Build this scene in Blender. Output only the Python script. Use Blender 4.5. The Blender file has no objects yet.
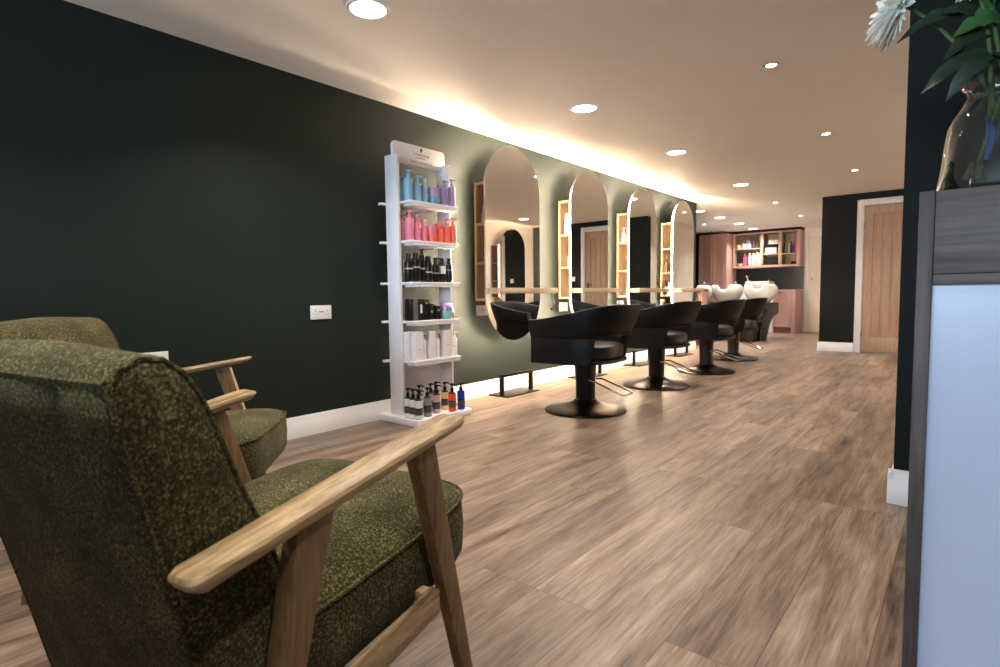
import bpy, bmesh, math, random
from mathutils import Vector, Matrix
R = random.Random(7)
PI = math.pi
C = bpy.context.scene.collection
S = bpy.context.scene

# ------------------------------------------------------------------ materials
def new_mat(name):
    m = bpy.data.materials.new(name); m.use_nodes = True
    nt = m.node_tree; b = nt.nodes['Principled BSDF']
    return m, nt, b
def rgb(r, g, b):
    f = lambda c: c/255/12.92 if c <= 10 else ((c/255+.055)/1.055)**2.4
    return (f(r), f(g), f(b), 1)
def N(nt, t, **kw):
    n = nt.nodes.new(t)
    for k, v in kw.items(): setattr(n, k, v)
    return n
def plain(name, col, rough=.5, metal=0, bump=0, bscale=60, vary=.06, vscale=8, spec=.5, coat=0):
    """solid paint / plastic / metal with a slight procedural variation"""
    m, nt, b = new_mat(name)
    b.inputs['Roughness'].default_value = rough; b.inputs['Metallic'].default_value = metal
    b.inputs['Specular IOR Level'].default_value = spec; b.inputs['Coat Weight'].default_value = coat
    tc = N(nt, 'ShaderNodeTexCoord'); no = N(nt, 'ShaderNodeTexNoise')
    no.inputs['Scale'].default_value = vscale; no.inputs['Detail'].default_value = 4
    nt.links.new(tc.outputs['Object'], no.inputs['Vector'])
    cr = N(nt, 'ShaderNodeValToRGB')
    cr.color_ramp.elements[0].position = .3; cr.color_ramp.elements[1].position = .7
    cr.color_ramp.elements[0].color = [c*(1-vary) for c in col[:3]]+[1]
    cr.color_ramp.elements[1].color = [min(1, c*(1+vary)) for c in col[:3]]+[1]
    nt.links.new(no.outputs['Fac'], cr.inputs['Fac']); nt.links.new(cr.outputs['Color'], b.inputs['Base Color'])
    if bump:
        n2 = N(nt, 'ShaderNodeTexNoise'); n2.inputs['Scale'].default_value = bscale; n2.inputs['Detail'].default_value = 3
        nt.links.new(tc.outputs['Object'], n2.inputs['Vector'])
        bp = N(nt, 'ShaderNodeBump'); bp.inputs['Strength'].default_value = bump; bp.inputs['Distance'].default_value = .005
        nt.links.new(n2.outputs['Fac'], bp.inputs['Height']); nt.links.new(bp.outputs['Normal'], b.inputs['Normal'])
    return m
def wood(name, c1, c2, axis='Y', rough=.5, scale=1.0, bump=.15):
    """grain runs along the given object axis"""
    m, nt, b = new_mat(name)
    b.inputs['Roughness'].default_value = rough
    tc = N(nt, 'ShaderNodeTexCoord'); mp = N(nt, 'ShaderNodeMapping')
    s = {'X': (1.2, 22, 22), 'Y': (22, 1.2, 22), 'Z': (22, 22, 1.2)}[axis]
    mp.inputs['Scale'].default_value = [v*scale for v in s]
    nt.links.new(tc.outputs['Object'], mp.inputs['Vector'])
    no = N(nt, 'ShaderNodeTexNoise'); no.inputs['Scale'].default_value = 1.6; no.inputs['Detail'].default_value = 8
    no.inputs['Roughness'].default_value = .65; no.inputs['Distortion'].default_value = .6
    nt.links.new(mp.outputs['Vector'], no.inputs['Vector'])
    n2 = N(nt, 'ShaderNodeTexNoise'); n2.inputs['Scale'].default_value = 7; n2.inputs['Detail'].default_value = 5
    nt.links.new(mp.outputs['Vector'], n2.inputs['Vector'])
    mx = N(nt, 'ShaderNodeMath', operation='MULTIPLY_ADD'); mx.inputs[1].default_value = .45
    nt.links.new(n2.outputs['Fac'], mx.inputs[0])
    mu = N(nt, 'ShaderNodeMath', operation='MULTIPLY'); mu.inputs[1].default_value = .6
    nt.links.new(no.outputs['Fac'], mu.inputs[0]); nt.links.new(mu.outputs[0], mx.inputs[2])
    cr = N(nt, 'ShaderNodeValToRGB')
    cr.color_ramp.elements[0].position = .38; cr.color_ramp.elements[1].position = .66
    cr.color_ramp.elements[0].color = c1; cr.color_ramp.elements[1].color = c2
    nt.links.new(mx.outputs[0], cr.inputs['Fac']); nt.links.new(cr.outputs['Color'], b.inputs['Base Color'])
    bp = N(nt, 'ShaderNodeBump'); bp.inputs['Strength'].default_value = bump; bp.inputs['Distance'].default_value = .002
    nt.links.new(mx.outputs[0], bp.inputs['Height']); nt.links.new(bp.outputs['Normal'], b.inputs['Normal'])
    return m
def glow(name, col, strength):
    m = bpy.data.materials.new(name); m.use_nodes = True; nt = m.node_tree
    nt.nodes.remove(nt.nodes['Principled BSDF'])
    e = N(nt, 'ShaderNodeEmission'); e.inputs['Color'].default_value = (*col, 1); e.inputs['Strength'].default_value = strength
    nt.links.new(e.outputs[0], nt.nodes['Material Output'].inputs['Surface'])
    return m
def floor_mat():
    m, nt, b = new_mat('oak_laminate')
    tc = N(nt, 'ShaderNodeTexCoord'); sp = N(nt, 'ShaderNodeSeparateXYZ'); cb = N(nt, 'ShaderNodeCombineXYZ')
    nt.links.new(tc.outputs['Object'], sp.inputs[0])
    nt.links.new(sp.outputs['Y'], cb.inputs['X']); nt.links.new(sp.outputs['X'], cb.inputs['Y'])
    br = N(nt, 'ShaderNodeTexBrick'); br.offset = .37; br.offset_frequency = 3; br.squash_frequency = 1
    for k, v in dict(Scale=1, **{'Mortar Size': .0012, 'Mortar Smooth': .2, 'Brick Width': 1.28, 'Row Height': .2}).items():
        br.inputs[k].default_value = v
    br.inputs['Color1'].default_value = (0, 0, 0, 1); br.inputs['Color2'].default_value = (1, 1, 1, 1)
    br.inputs['Mortar'].default_value = (.5, .5, .5, 1)
    nt.links.new(cb.outputs[0], br.inputs['Vector'])
    # grain, shifted plank by plank
    off = N(nt, 'ShaderNodeVectorMath', operation='MULTIPLY_ADD')
    off.inputs[1].default_value = (13.7, 7.3, 5.1)
    nt.links.new(br.outputs['Color'], off.inputs[0]); nt.links.new(cb.outputs[0], off.inputs[2])
    mp = N(nt, 'ShaderNodeMapping'); mp.inputs['Scale'].default_value = (.85, 7.5, 1)
    nt.links.new(off.outputs[0], mp.inputs['Vector'])
    g1 = N(nt, 'ShaderNodeTexNoise'); g1.inputs['Scale'].default_value = 1.9; g1.inputs['Detail'].default_value = 9
    g1.inputs['Roughness'].default_value = .68; g1.inputs['Distortion'].default_value = .55
    nt.links.new(mp.outputs[0], g1.inputs['Vector'])
    mp2 = N(nt, 'ShaderNodeMapping'); mp2.inputs['Scale'].default_value = (4, 60, 1)
    nt.links.new(off.outputs[0], mp2.inputs['Vector'])
    g2 = N(nt, 'ShaderNodeTexNoise'); g2.inputs['Scale'].default_value = 2.2; g2.inputs['Detail'].default_value = 6
    nt.links.new(mp2.outputs[0], g2.inputs['Vector'])
    ad = N(nt, 'ShaderNodeMath', operation='MULTIPLY_ADD'); ad.inputs[1].default_value = .3
    nt.links.new(g2.outputs['Fac'], ad.inputs[0])
    mu = N(nt, 'ShaderNodeMath', operation='MULTIPLY'); mu.inputs[1].default_value = .70
    nt.links.new(g1.outputs['Fac'], mu.inputs[0]); nt.links.new(mu.outputs[0], ad.inputs[2])
    cr = N(nt, 'ShaderNodeValToRGB'); e = cr.color_ramp.elements
    e[0].position = .33; e[0].color = FLOOR[0]; e[1].position = .68; e[1].color = FLOOR[3]
    a = e.new(.44); a.color = FLOOR[1]; a = e.new(.54); a.color = FLOOR[2]
    nt.links.new(ad.outputs[0], cr.inputs['Fac'])
    # plank tone
    tn = N(nt, 'ShaderNodeMapRange'); tn.inputs['To Min'].default_value = .70; tn.inputs['To Max'].default_value = 1.14
    nt.links.new(br.outputs['Color'], tn.inputs['Value'])
    sc = N(nt, 'ShaderNodeVectorMath', operation='SCALE')
    nt.links.new(cr.outputs['Color'], sc.inputs[0]); nt.links.new(tn.outputs[0], sc.inputs['Scale'])
    mm = N(nt, 'ShaderNodeMix', data_type='RGBA')
    mm.inputs['B'].default_value = (.03, .02, .014, 1)
    mf = N(nt, 'ShaderNodeMath', operation='MULTIPLY'); mf.inputs[1].default_value = .75
    nt.links.new(br.outputs['Fac'], mf.inputs[0]); nt.links.new(mf.outputs[0], mm.inputs['Factor'])
    nt.links.new(sc.outputs[0], mm.inputs['A']); nt.links.new(mm.outputs['Result'], b.inputs['Base Color'])
    rr = N(nt, 'ShaderNodeMapRange'); rr.inputs['To Min'].default_value = .30; rr.inputs['To Max'].default_value = .46
    nt.links.new(ad.outputs[0], rr.inputs['Value']); nt.links.new(rr.outputs[0], b.inputs['Roughness'])
    bp = N(nt, 'ShaderNodeBump'); bp.inputs['Strength'].default_value = .12; bp.inputs['Distance'].default_value = .003
    nt.links.new(ad.outputs[0], bp.inputs['Height']); nt.links.new(bp.outputs['Normal'], b.inputs['Normal'])
    return m
def fabric_mat():
    m, nt, b = new_mat('olive_boucle')
    b.inputs['Roughness'].default_value = .95; b.inputs['Specular IOR Level'].default_value = .15
    b.inputs['Sheen Weight'].default_value = .1; b.inputs['Sheen Roughness'].default_value = .5
    b.inputs['Sheen Tint'].default_value = (.8, .85, .7, 1)
    tc = N(nt, 'ShaderNodeTexCoord')
    n1 = N(nt, 'ShaderNodeTexNoise'); n1.inputs['Scale'].default_value = 230; n1.inputs['Detail'].default_value = 3; n1.inputs['Roughness'].default_value = .7
    n2 = N(nt, 'ShaderNodeTexNoise'); n2.inputs['Scale'].default_value = 9; n2.inputs['Detail'].default_value = 4
    nt.links.new(tc.outputs['Object'], n1.inputs['Vector']); nt.links.new(tc.outputs['Object'], n2.inputs['Vector'])
    ad = N(nt, 'ShaderNodeMath', operation='MULTIPLY_ADD'); ad.inputs[1].default_value = .22
    nt.links.new(n2.outputs['Fac'], ad.inputs[0])
    mu = N(nt, 'ShaderNodeMath', operation='MULTIPLY'); mu.inputs[1].default_value = .78
    nt.links.new(n1.outputs['Fac'], mu.inputs[0]); nt.links.new(mu.outputs[0], ad.inputs[2])
    cr = N(nt, 'ShaderNodeValToRGB'); e = cr.color_ramp.elements
    e[0].position = .36; e[0].color = rgb(26, 26, 13); e[1].position = .68; e[1].color = rgb(158, 147, 100)
    a = e.new(.52); a.color = rgb(70, 65, 35)
    nt.links.new(ad.outputs[0], cr.inputs['Fac']); nt.links.new(cr.outputs['Color'], b.inputs['Base Color'])
    bp = N(nt, 'ShaderNodeBump'); bp.inputs['Strength'].default_value = .55; bp.inputs['Distance'].default_value = .004
    nt.links.new(n1.outputs['Fac'], bp.inputs['Height']); nt.links.new(bp.outputs['Normal'], b.inputs['Normal'])
    return m
def glass_mat(name, col=(1, 1, 1), trans=.86, rough=.02):
    """thin clear glass: see-through with fresnel reflections"""
    m = bpy.data.materials.new(name); m.use_nodes = True; nt = m.node_tree
    nt.nodes.remove(nt.nodes['Principled BSDF'])
    t = N(nt, 'ShaderNodeBsdfTransparent'); t.inputs['Color'].default_value = (*[c*trans for c in col], 1)
    g = N(nt, 'ShaderNodeBsdfGlossy'); g.inputs['Roughness'].default_value = rough
    f = N(nt, 'ShaderNodeFresnel'); f.inputs['IOR'].default_value = 1.5
    mx = N(nt, 'ShaderNodeMixShader')
    nt.links.new(f.outputs[0], mx.inputs[0]); nt.links.new(t.outputs[0], mx.inputs[1]); nt.links.new(g.outputs[0], mx.inputs[2])
    nt.links.new(mx.outputs[0], nt.nodes['Material Output'].inputs['Surface'])
    return m

def solid_glass(name, col, ior):
    m, nt, b = new_mat(name)
    b.inputs['Base Color'].default_value = (*col, 1); b.inputs['Transmission Weight'].default_value = 1
    b.inputs['Roughness'].default_value = .01; b.inputs['IOR'].default_value = ior
    return m
FLOOR = [rgb(62, 48, 40), rgb(116, 95, 79), rgb(146, 123, 104), rgb(178, 157, 138)]
M = dict(
    floor=floor_mat(), fabric=fabric_mat(),
    ceiling=plain('ceiling_paint', rgb(243, 237, 230), .9, vary=.015, vscale=2),
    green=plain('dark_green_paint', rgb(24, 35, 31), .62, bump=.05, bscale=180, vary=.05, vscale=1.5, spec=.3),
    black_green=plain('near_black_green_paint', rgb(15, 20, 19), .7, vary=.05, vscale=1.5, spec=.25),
    white_wall=plain('warm_white_paint', rgb(232, 222, 208), .85, vary=.015),
    trim=plain('white_gloss_trim', rgb(236, 233, 230), .35, vary=.015),
    white=plain('white_lacquer', rgb(238, 236, 238), .35, vary=.01),
    white_plastic=plain('white_plastic', rgb(240, 240, 240), .3, vary=.01),
    arm_wood=wood('armchair_oak', rgb(126, 98, 62), rgb(206, 176, 132), 'Y', .42),
    leg_wood=wood('armchair_leg_oak', rgb(98, 74, 48), rgb(158, 126, 88), 'Z', .45),
    oak=wood('pale_oak', rgb(164, 134, 104), rgb(200, 172, 142), 'Z', .5),
    oak_y=wood('pale_oak_ledge', rgb(172, 146, 118), rgb(206, 182, 152), 'Y', .45),
    door_oak=wood('door_oak', rgb(166, 134, 108), rgb(194, 162, 134), 'Z', .5, .8),
    desk_wood=wood('grey_stained_wood', rgb(58, 49, 46), rgb(90, 77, 71), 'Z', .55),
    desk_wood_x=wood('grey_stained_wood_band', rgb(58, 49, 46), rgb(94, 81, 75), 'X', .55),
    panel=plain('pale_blue_panel', rgb(176, 184, 206), .3, vary=.02),
    leather=plain('black_leather', rgb(9, 9, 10), .5, bump=.12, bscale=320, vary=.08, spec=.22),
    seat_leather=plain('black_seat_leather', rgb(14, 14, 15), .42, bump=.1, bscale=320, vary=.08),
    black_metal=plain('black_satin_metal', rgb(20, 18, 17), .35, .6, vary=.05),
    base_metal=plain('dark_bronze_metal', rgb(74, 62, 54), .28, .95, vary=.04),
    chrome=plain('chrome', rgb(215, 213, 210), .14, 1, vary=.02),
    brass=plain('dark_knob_metal', rgb(70, 58, 48), .3, .9),
    mirror=plain('mirror_silver', (.93, .92, .9, 1), .0, 1, vary=0),
    mirror_back=plain('mirror_backing', rgb(120, 112, 104), .6),
    pink=plain('dusty_pink_paint', rgb(188, 148, 140), .5, vary=.02),
    pink_dark=plain('dusty_pink_plinth', rgb(160, 112, 104), .55, vary=.02),
    splash=plain('black_stone', rgb(26, 27, 30), .3, vary=.35, vscale=14),
    ceramic=plain('white_ceramic', rgb(240, 236, 230), .12, vary=.01, coat=.5),
    black_plastic=plain('black_plastic', rgb(10, 10, 11), .45, vary=.08, spec=.3),
    hole=plain('socket_slot', rgb(60, 54, 50), .7),
    glass=glass_mat('clear_glass', (.97, .99, .98), .92),
    vase_glass=solid_glass('vase_glass', (.86, .93, .91), 1.46),
    water=solid_glass('vase_water', (.85, .9, .88), 1.33),
    stem=plain('flower_stem_green', rgb(70, 98, 44), .55, vary=.25, vscale=30),
    stem_blue=plain('stem_wrap_blue', rgb(44, 92, 150), .5, vary=.1),
    leaf=plain('leaf_green', rgb(58, 98, 48), .5, bump=.2, bscale=90, vary=.25, vscale=25),
    leaf_dark=plain('leaf_dark_green', rgb(34, 52, 34), .5, bump=.2, bscale=90, vary=.25, vscale=25),
    petal=plain('white_petal', rgb(250, 250, 240), .6, vary=.04),
    petal_core=plain('petal_core', rgb(214, 216, 150), .7, vary=.1),
    window_frame=plain('dark_window_frame', rgb(50, 52, 54), .4),
    downlight=glow('downlight_glow', (1, .95, .90), 9),
    spot=glow('spot_glow', (1, .95, .92), 9),
    led=glow('led_strip_glow', (1, .77, .54), 330),
)
_cols = {}
def colmat(r, g, b, rough=.4):
    k = (r, g, b, rough)
    if k not in _cols: _cols[k] = plain('tint_%02x%02x%02x' % (r, g, b), rgb(r, g, b), rough, vary=.03)
    return _cols[k]

# ------------------------------------------------------------------ mesh builder
class MB:
    def __init__(s): s.bm = bmesh.new()
    def _add(s, fn, mat=None):
        t = bmesh.new(); fn(t)
        if mat is not None: bmesh.ops.transform(t, matrix=mat, verts=t.verts)
        me = bpy.data.meshes.new('tmp'); t.to_mesh(me); t.free(); s.bm.from_mesh(me); bpy.data.meshes.remove(me)
        return s
    def box(s, x0, x1, y0, y1, z0, z1, bevel=0, seg=2, mat=None):
        def f(t):
            bmesh.ops.create_cube(t, size=1)
            for v in t.verts:
                v.co = Vector(((x0+x1)/2+v.co.x*(x1-x0), (y0+y1)/2+v.co.y*(y1-y0), (z0+z1)/2+v.co.z*(z1-z0)))
            if bevel: bmesh.ops.bevel(t, geom=t.edges[:], offset=bevel, segments=seg, profile=.5, affect='EDGES')
        return s._add(f, mat)
    def prism(s, pts, axis, lo, hi, bevel=0, seg=2, mat=None):
        """pts are 2-D in the two other axes, in x,y,z order"""
        def f(t):
            def P(a, b, c): return {'X': (c, a, b), 'Y': (a, c, b), 'Z': (a, b, c)}[axis]
            vs = [t.verts.new(P(a, b, lo)) for a, b in pts]; fc = t.faces.new(vs)
            r = bmesh.ops.extrude_face_region(t, geom=[fc])
            d = Vector(P(0, 0, hi-lo))
            bmesh.ops.translate(t, vec=d, verts=[v for v in r['geom'] if isinstance(v, bmesh.types.BMVert)])
            bmesh.ops.recalc_face_normals(t, faces=t.faces[:])
            if bevel: bmesh.ops.bevel(t, geom=t.edges[:], offset=bevel, segments=seg, profile=.5, affect='EDGES', clamp_overlap=True)
        return s._add(f, mat)
    def lathe(s, prof, seg=24, at=(0, 0, 0), mat=None):
        def f(t):
            rings = []
            for r, z in prof:
                if r < 1e-6: rings.append([t.verts.new((at[0], at[1], at[2]+z))])
                else: rings.append([t.verts.new((at[0]+r*math.cos(2*PI*k/seg), at[1]+r*math.sin(2*PI*k/seg), at[2]+z)) for k in range(seg)])
            for a, b in zip(rings, rings[1:]):
                for k in range(seg):
                    q = (k+1) % seg
                    if len(a) == 1 and len(b) == 1: continue
                    if len(a) == 1: t.faces.new((a[0], b[k], b[q]))
                    elif len(b) == 1: t.faces.new((a[k], a[q], b[0]))
                    else: t.faces.new((a[k], a[q], b[q], b[k]))
            bmesh.ops.recalc_face_normals(t, faces=t.faces[:])
        return s._add(f, mat)
    def tube(s, pts, r, seg=8, closed=False, mat=None):
        """round tube along points; r a number or one radius per point"""
        def f(t):
            P = [Vector(p) for p in pts]; n = len(P); rs = r if isinstance(r, (list, tuple)) else [r]*n
            rings = []; up = None
            for i in range(n):
                a = P[i-1] if (i or closed) else P[i]; b = P[(i+1) % n] if (i < n-1 or closed) else P[i]
                d = (b-a).normalized()
                if up is None: up = d.orthogonal().normalized()
                up = (up-d*up.dot(d))
                if up.length < 1e-6: up = d.orthogonal()
                up.normalize(); w = d.cross(up)
                rings.append([t.verts.new(P[i]+(up*math.cos(2*PI*k/seg)+w*math.sin(2*PI*k/seg))*rs[i]) for k in range(seg)])
            rng = range(n) if closed else range(n-1)
            for i in rng:
                A, B = rings[i], rings[(i+1) % n]
                for k in range(seg):
                    q = (k+1) % seg; t.faces.new((A[k], A[q], B[q], B[k]))
            if not closed:
                t.faces.new(rings[0]); t.faces.new(rings[-1])
            bmesh.ops.recalc_face_normals(t, faces=t.faces[:])
        return s._add(f, mat)
    def loft(s, rings, closed_ring=True, cap=True, mat=None):
        def f(t):
            V = [[t.verts.new(p) for p in r] for r in rings]
            for A, B in zip(V, V[1:]):
                n = len(A)
                for k in range(n if closed_ring else n-1):
                    q = (k+1) % n; t.faces.new((A[k], A[q], B[q], B[k]))
            if cap and closed_ring:
                t.faces.new(V[0]); t.faces.new(V[-1])
            bmesh.ops.recalc_face_normals(t, faces=t.faces[:])
        return s._add(f, mat)
    def build(s, name, mat, parent=None, angle=38, loc=None, subsurf=0):
        bm = s.bm; bmesh.ops.recalc_face_normals(bm, faces=bm.faces[:])
        for f in bm.faces: f.smooth = True
        lim = math.radians(angle)
        for e in bm.edges:
            if len(e.link_faces) == 2 and e.calc_face_angle(0) > lim: e.smooth = False
        me = bpy.data.meshes.new(name); bm.to_mesh(me); bm.free()
        me.materials.append(M[mat] if isinstance(mat, str) else mat)
        o = bpy.data.objects.new(name, me); C.objects.link(o)
        if parent: o.parent = parent
        if loc: o.location = loc
        if subsurf:
            q = o.modifiers.new('s', 'SUBSURF'); q.levels = q.render_levels = subsurf
        return o
def tag(o, label, cat, group=None):
    o['label'] = label; o['category'] = cat
    if group: o['group'] = group
    return o
def thing(name, label, cat, loc=(0, 0, 0), rz=0, group=None):
    o = bpy.data.objects.new(name, None); C.objects.link(o); o.empty_display_size = .1
    o.location = loc; o.rotation_euler = (0, 0, rz)
    return tag(o, label, cat, group)
def struct(o): o['kind'] = 'structure'; return o
def dup(root, loc, rz=None, label=None, group=None):
    r = root.copy(); C.objects.link(r); r.location = loc
    if rz is not None: r.rotation_euler = (0, 0, rz)
    if label: r['label'] = label
    if group: r['group'] = group
    for ch in list(root.children):
        c = ch.copy(); C.objects.link(c); c.parent = r
        for g in list(ch.children):
            d = g.copy(); C.objects.link(d); d.parent = c
    return r
def sm(t): t = max(0, min(1, t)); return t*t*(3-2*t)
def rrect(x0, x1, y0, y1, r, n=5):
    out = []
    for cx, cy, a0 in ((x1-r, y1-r, 0), (x0+r, y1-r, 90), (x0+r, y0+r, 180), (x1-r, y0+r, 270)):
        for k in range(n+1):
            a = math.radians(a0+90*k/n); out.append((cx+r*math.cos(a), cy+r*math.sin(a)))
    return out
def text_mb(body, size, mat, parent, name, frame, shear=0, extrude=.0004):
    """text laid in the plane of FRAME (4x4), as mesh"""
    cu = bpy.data.curves.new(name, 'FONT'); cu.body = body; cu.size = size; cu.align_x = 'CENTER'; cu.extrude = extrude; cu.shear = shear
    cu.resolution_u = 3
    o = bpy.data.objects.new('tmp_text', cu); C.objects.link(o)
    dg = bpy.context.evaluated_depsgraph_get(); me = bpy.data.meshes.new_from_object(o.evaluated_get(dg))
    bpy.data.objects.remove(o); me.transform(frame); me.materials.clear(); me.materials.append(M[mat] if isinstance(mat, str) else mat)
    r = bpy.data.objects.new(name, me); C.objects.link(r); r.parent = parent
    return r

# ------------------------------------------------------------------ the room
H = 2.2; W = 4.0
YD = 9.18; XD = 1.53; YF = 13.3; XR = -1.62
def slab(name, mat, *b): return struct(MB().box(*b).build(name, mat))
slab('floor', 'floor', XR-.2, W+.3, -4.7, YF+.1, -.06, 0)
slab('ceiling', 'ceiling', XR-.2, W+.3, -4.7, YF+.1, H, H+.06)
slab('wall_left', 'green', -.12, 0, -4.7, 8.42, 0, H)
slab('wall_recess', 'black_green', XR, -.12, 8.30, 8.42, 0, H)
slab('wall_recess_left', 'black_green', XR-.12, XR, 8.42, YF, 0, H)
slab('wall_far', 'white_wall', XR-.12, XD+.1, YF, YF+.1, 0, H)
slab('wall_passage', 'white_wall', XD+.005, XD+.12, YD+.12, YF, 0, H)
slab('wall_right', 'white_wall', W, W+.12, 2.72, YD+.12, 0, H)
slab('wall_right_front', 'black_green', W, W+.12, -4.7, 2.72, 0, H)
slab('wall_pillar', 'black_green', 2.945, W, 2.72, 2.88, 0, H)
# wall with the oak door
DX0, DX1, DZ = 2.045, 2.785, 2.02
mb = MB(); mb.box(XD, DX0-.012, YD, YD+.12, 0, H); mb.box(DX1+.012, W, YD, YD+.12, 0, H); mb.box(DX0-.012, DX1+.012, YD, YD+.12, DZ+.012, H)
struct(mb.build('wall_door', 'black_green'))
# rear wall with the shop window that lets the daylight in
WX0, WX1, WZ0, WZ1 = .9, 3.7, .85, 2.05
mb = MB(); mb.box(-.12, WX0, -4.7, -4.58, 0, H); mb.box(WX1, W+.12, -4.7, -4.58, 0, H)
mb.box(WX0, WX1, -4.7, -4.58, 0, WZ0); mb.box(WX0, WX1, -4.7, -4.58, WZ1, H); struct(mb.build('wall_rear', 'black_green'))
wn = bpy.data.objects.new('window_1', None); C.objects.link(wn); wn['kind'] = 'structure'
mb = MB()
for a in (WX0, (WX0+WX1)/2-.03, WX1-.06): mb.box(a, a+.06, -4.67, -4.61, WZ0, WZ1)
mb.box(WX0, WX1, -4.67, -4.61, WZ0, WZ0+.06); mb.box(WX0, WX1, -4.67, -4.61, WZ1-.06, WZ1)
mb.build('window_frame', 'window_frame', wn)
MB().box(WX0+.03, WX1-.03, -4.642, -4.638, WZ0+.03, WZ1-.03).build('window_pane', 'glass', wn)

slab('wall_added_shade', 'black_green', 0, 2.72, -.66, -.54, 0, .88)  # unseen low wall, added to keep window light off the armchair back
struct(MB().box(0, 2.74, -.68, -.52, .88, .905, .003).build('trim_added_shade', 'trim'))  # cap of the added shading wall
# baseboards: stepped profile
def skirt(name, p, axis, lo, hi, sgn, h=.13):
    """p: wall plane; profile sticks out by sgn from it"""
    pr = [(0, 0), (.018, 0), (.018, h*.70), (.013, h*.75), (.013, h*.86), (.007, h*.95), (.005, h), (0, h)]
    pts = [(p+sgn*a, b) for a, b in pr]
    return struct(MB().prism(pts, axis, lo, hi).build(name, 'trim'))
skirt('baseboard_left', 0, 'Y', -4.58, 8.42, 1)
skirt('baseboard_passage', XD+.005, 'Y', YD+.12, YF, -1, .11)
skirt('baseboard_right', W, 'Y', 2.9, YD, -1)
skirt('baseboard_recess_end', 8.42, 'X', -.6, 0, 1)
skirt('baseboard_far', YF, 'X', .50, .535, -1, .12)
skirt('baseboard_door_wall', YD, 'X', XD-.018, DX0-.09, -1)
skirt('baseboard_door_wall_right', YD, 'X', DX1+.09, W, -1)
skirt('baseboard_door_side', XD, 'Y', YD-.005, YD+.12, -1)
# pillar skirting wraps the corner
skirt('baseboard_pillar', 2.72, 'X', 2.945-.018, W, -1, .14)
skirt('baseboard_pillar_side', 2.945, 'Y', 2.72-.016, 2.88, -1, .14)

# oak door in its white frame
d1 = bpy.data.objects.new('door_1', None); C.objects.link(d1); d1['kind'] = 'structure'
mb = MB(); aw = .085
mb.box(DX0-aw, DX0-.005, YD-.02, YD+.0, 0, DZ+aw, .004); mb.box(DX1+.005, DX1+aw, YD-.02, YD, 0, DZ+aw, .004)
mb.box(DX0-.005, DX1+.005, YD-.02, YD, DZ+.005, DZ+aw, .004)
mb.box(DX0-.012, DX0-.002, YD, YD+.12, 0, DZ+.01); mb.box(DX1+.002, DX1+.012, YD, YD+.12, 0, DZ+.01); mb.box(DX0-.012, DX1+.012, YD, YD+.12, DZ+.002, DZ+.012)
mb.build('door_frame', 'trim', d1)
mb = MB(); a, b = DX0+.003, DX1-.003
y0, y1 = YD+.012, YD+.052
mb.box(a, a+.1, y0, y1, .012, DZ-.002, .002); mb.box(b-.1, b, y0, y1, .012, DZ-.002, .002)
mb.box(a+.1, b-.1, y0, y1, .012, .21, .002); mb.box(a+.1, b-.1, y0, y1, DZ-.12, DZ-.002, .002)
nb = 5; pw = (b-a-.2)/nb
for k in range(nb): mb.box(a+.1+k*pw+.002, a+.1+(k+1)*pw-.002, y0+.009, y1-.005, .21, DZ-.12, .004)
mb.box(a+.1, b-.1, y0+.016, y1-.01, .21, DZ-.12)
mb.build('door_leaf', 'door_oak', d1)
mb = MB(); mb.box(b-.075, b-.035, y0-.008, y0, .93, 1.08, .002); mb.tube([(b-.055, y0-.006, 1.03), (b-.055, y0-.05, 1.03)], .009); mb.tube([(b-.05, y0-.05, 1.03), (b-.17, y0-.05, 1.03)], .009)
mb.build('door_handle', 'brass', d1)
for z in (.25, 1.75): MB().tube([(DX0, YD+.004, z-.045), (DX0, YD+.004, z+.045)], .007).build('hinge', 'chrome', d1)

# plain white door in the far wall
d2 = bpy.data.objects.new('door_2', None); C.objects.link(d2); d2['kind'] = 'structure'
fx0, fx1, fz = .575, 1.30, 2.0
mb = MB(); mb.box(fx0-.045, fx0, YF-.02, YF, 0, fz+.05, .003); mb.box(fx1, fx1+.045, YF-.02, YF, 0, fz+.05, .003); mb.box(fx0, fx1, YF-.02, YF, fz, fz+.05, .003)
mb.build('door_frame', 'trim', d2)
MB().box(fx0+.004, fx1-.004, YF-.012, YF-.001, .01, fz-.004, .002).build('door_leaf', 'white_wall', d2)
MB().lathe([(0, 0), (.012, 0), (.012, .02), (.022, .03), (.022, .045), (.012, .052), (0, .053)], 14, mat=Matrix.Translation((fx0+.075, YF-.012, 1.12)) @ Matrix.Rotation(PI/2, 4, 'X')).build('door_knob', 'chrome', d2)

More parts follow.
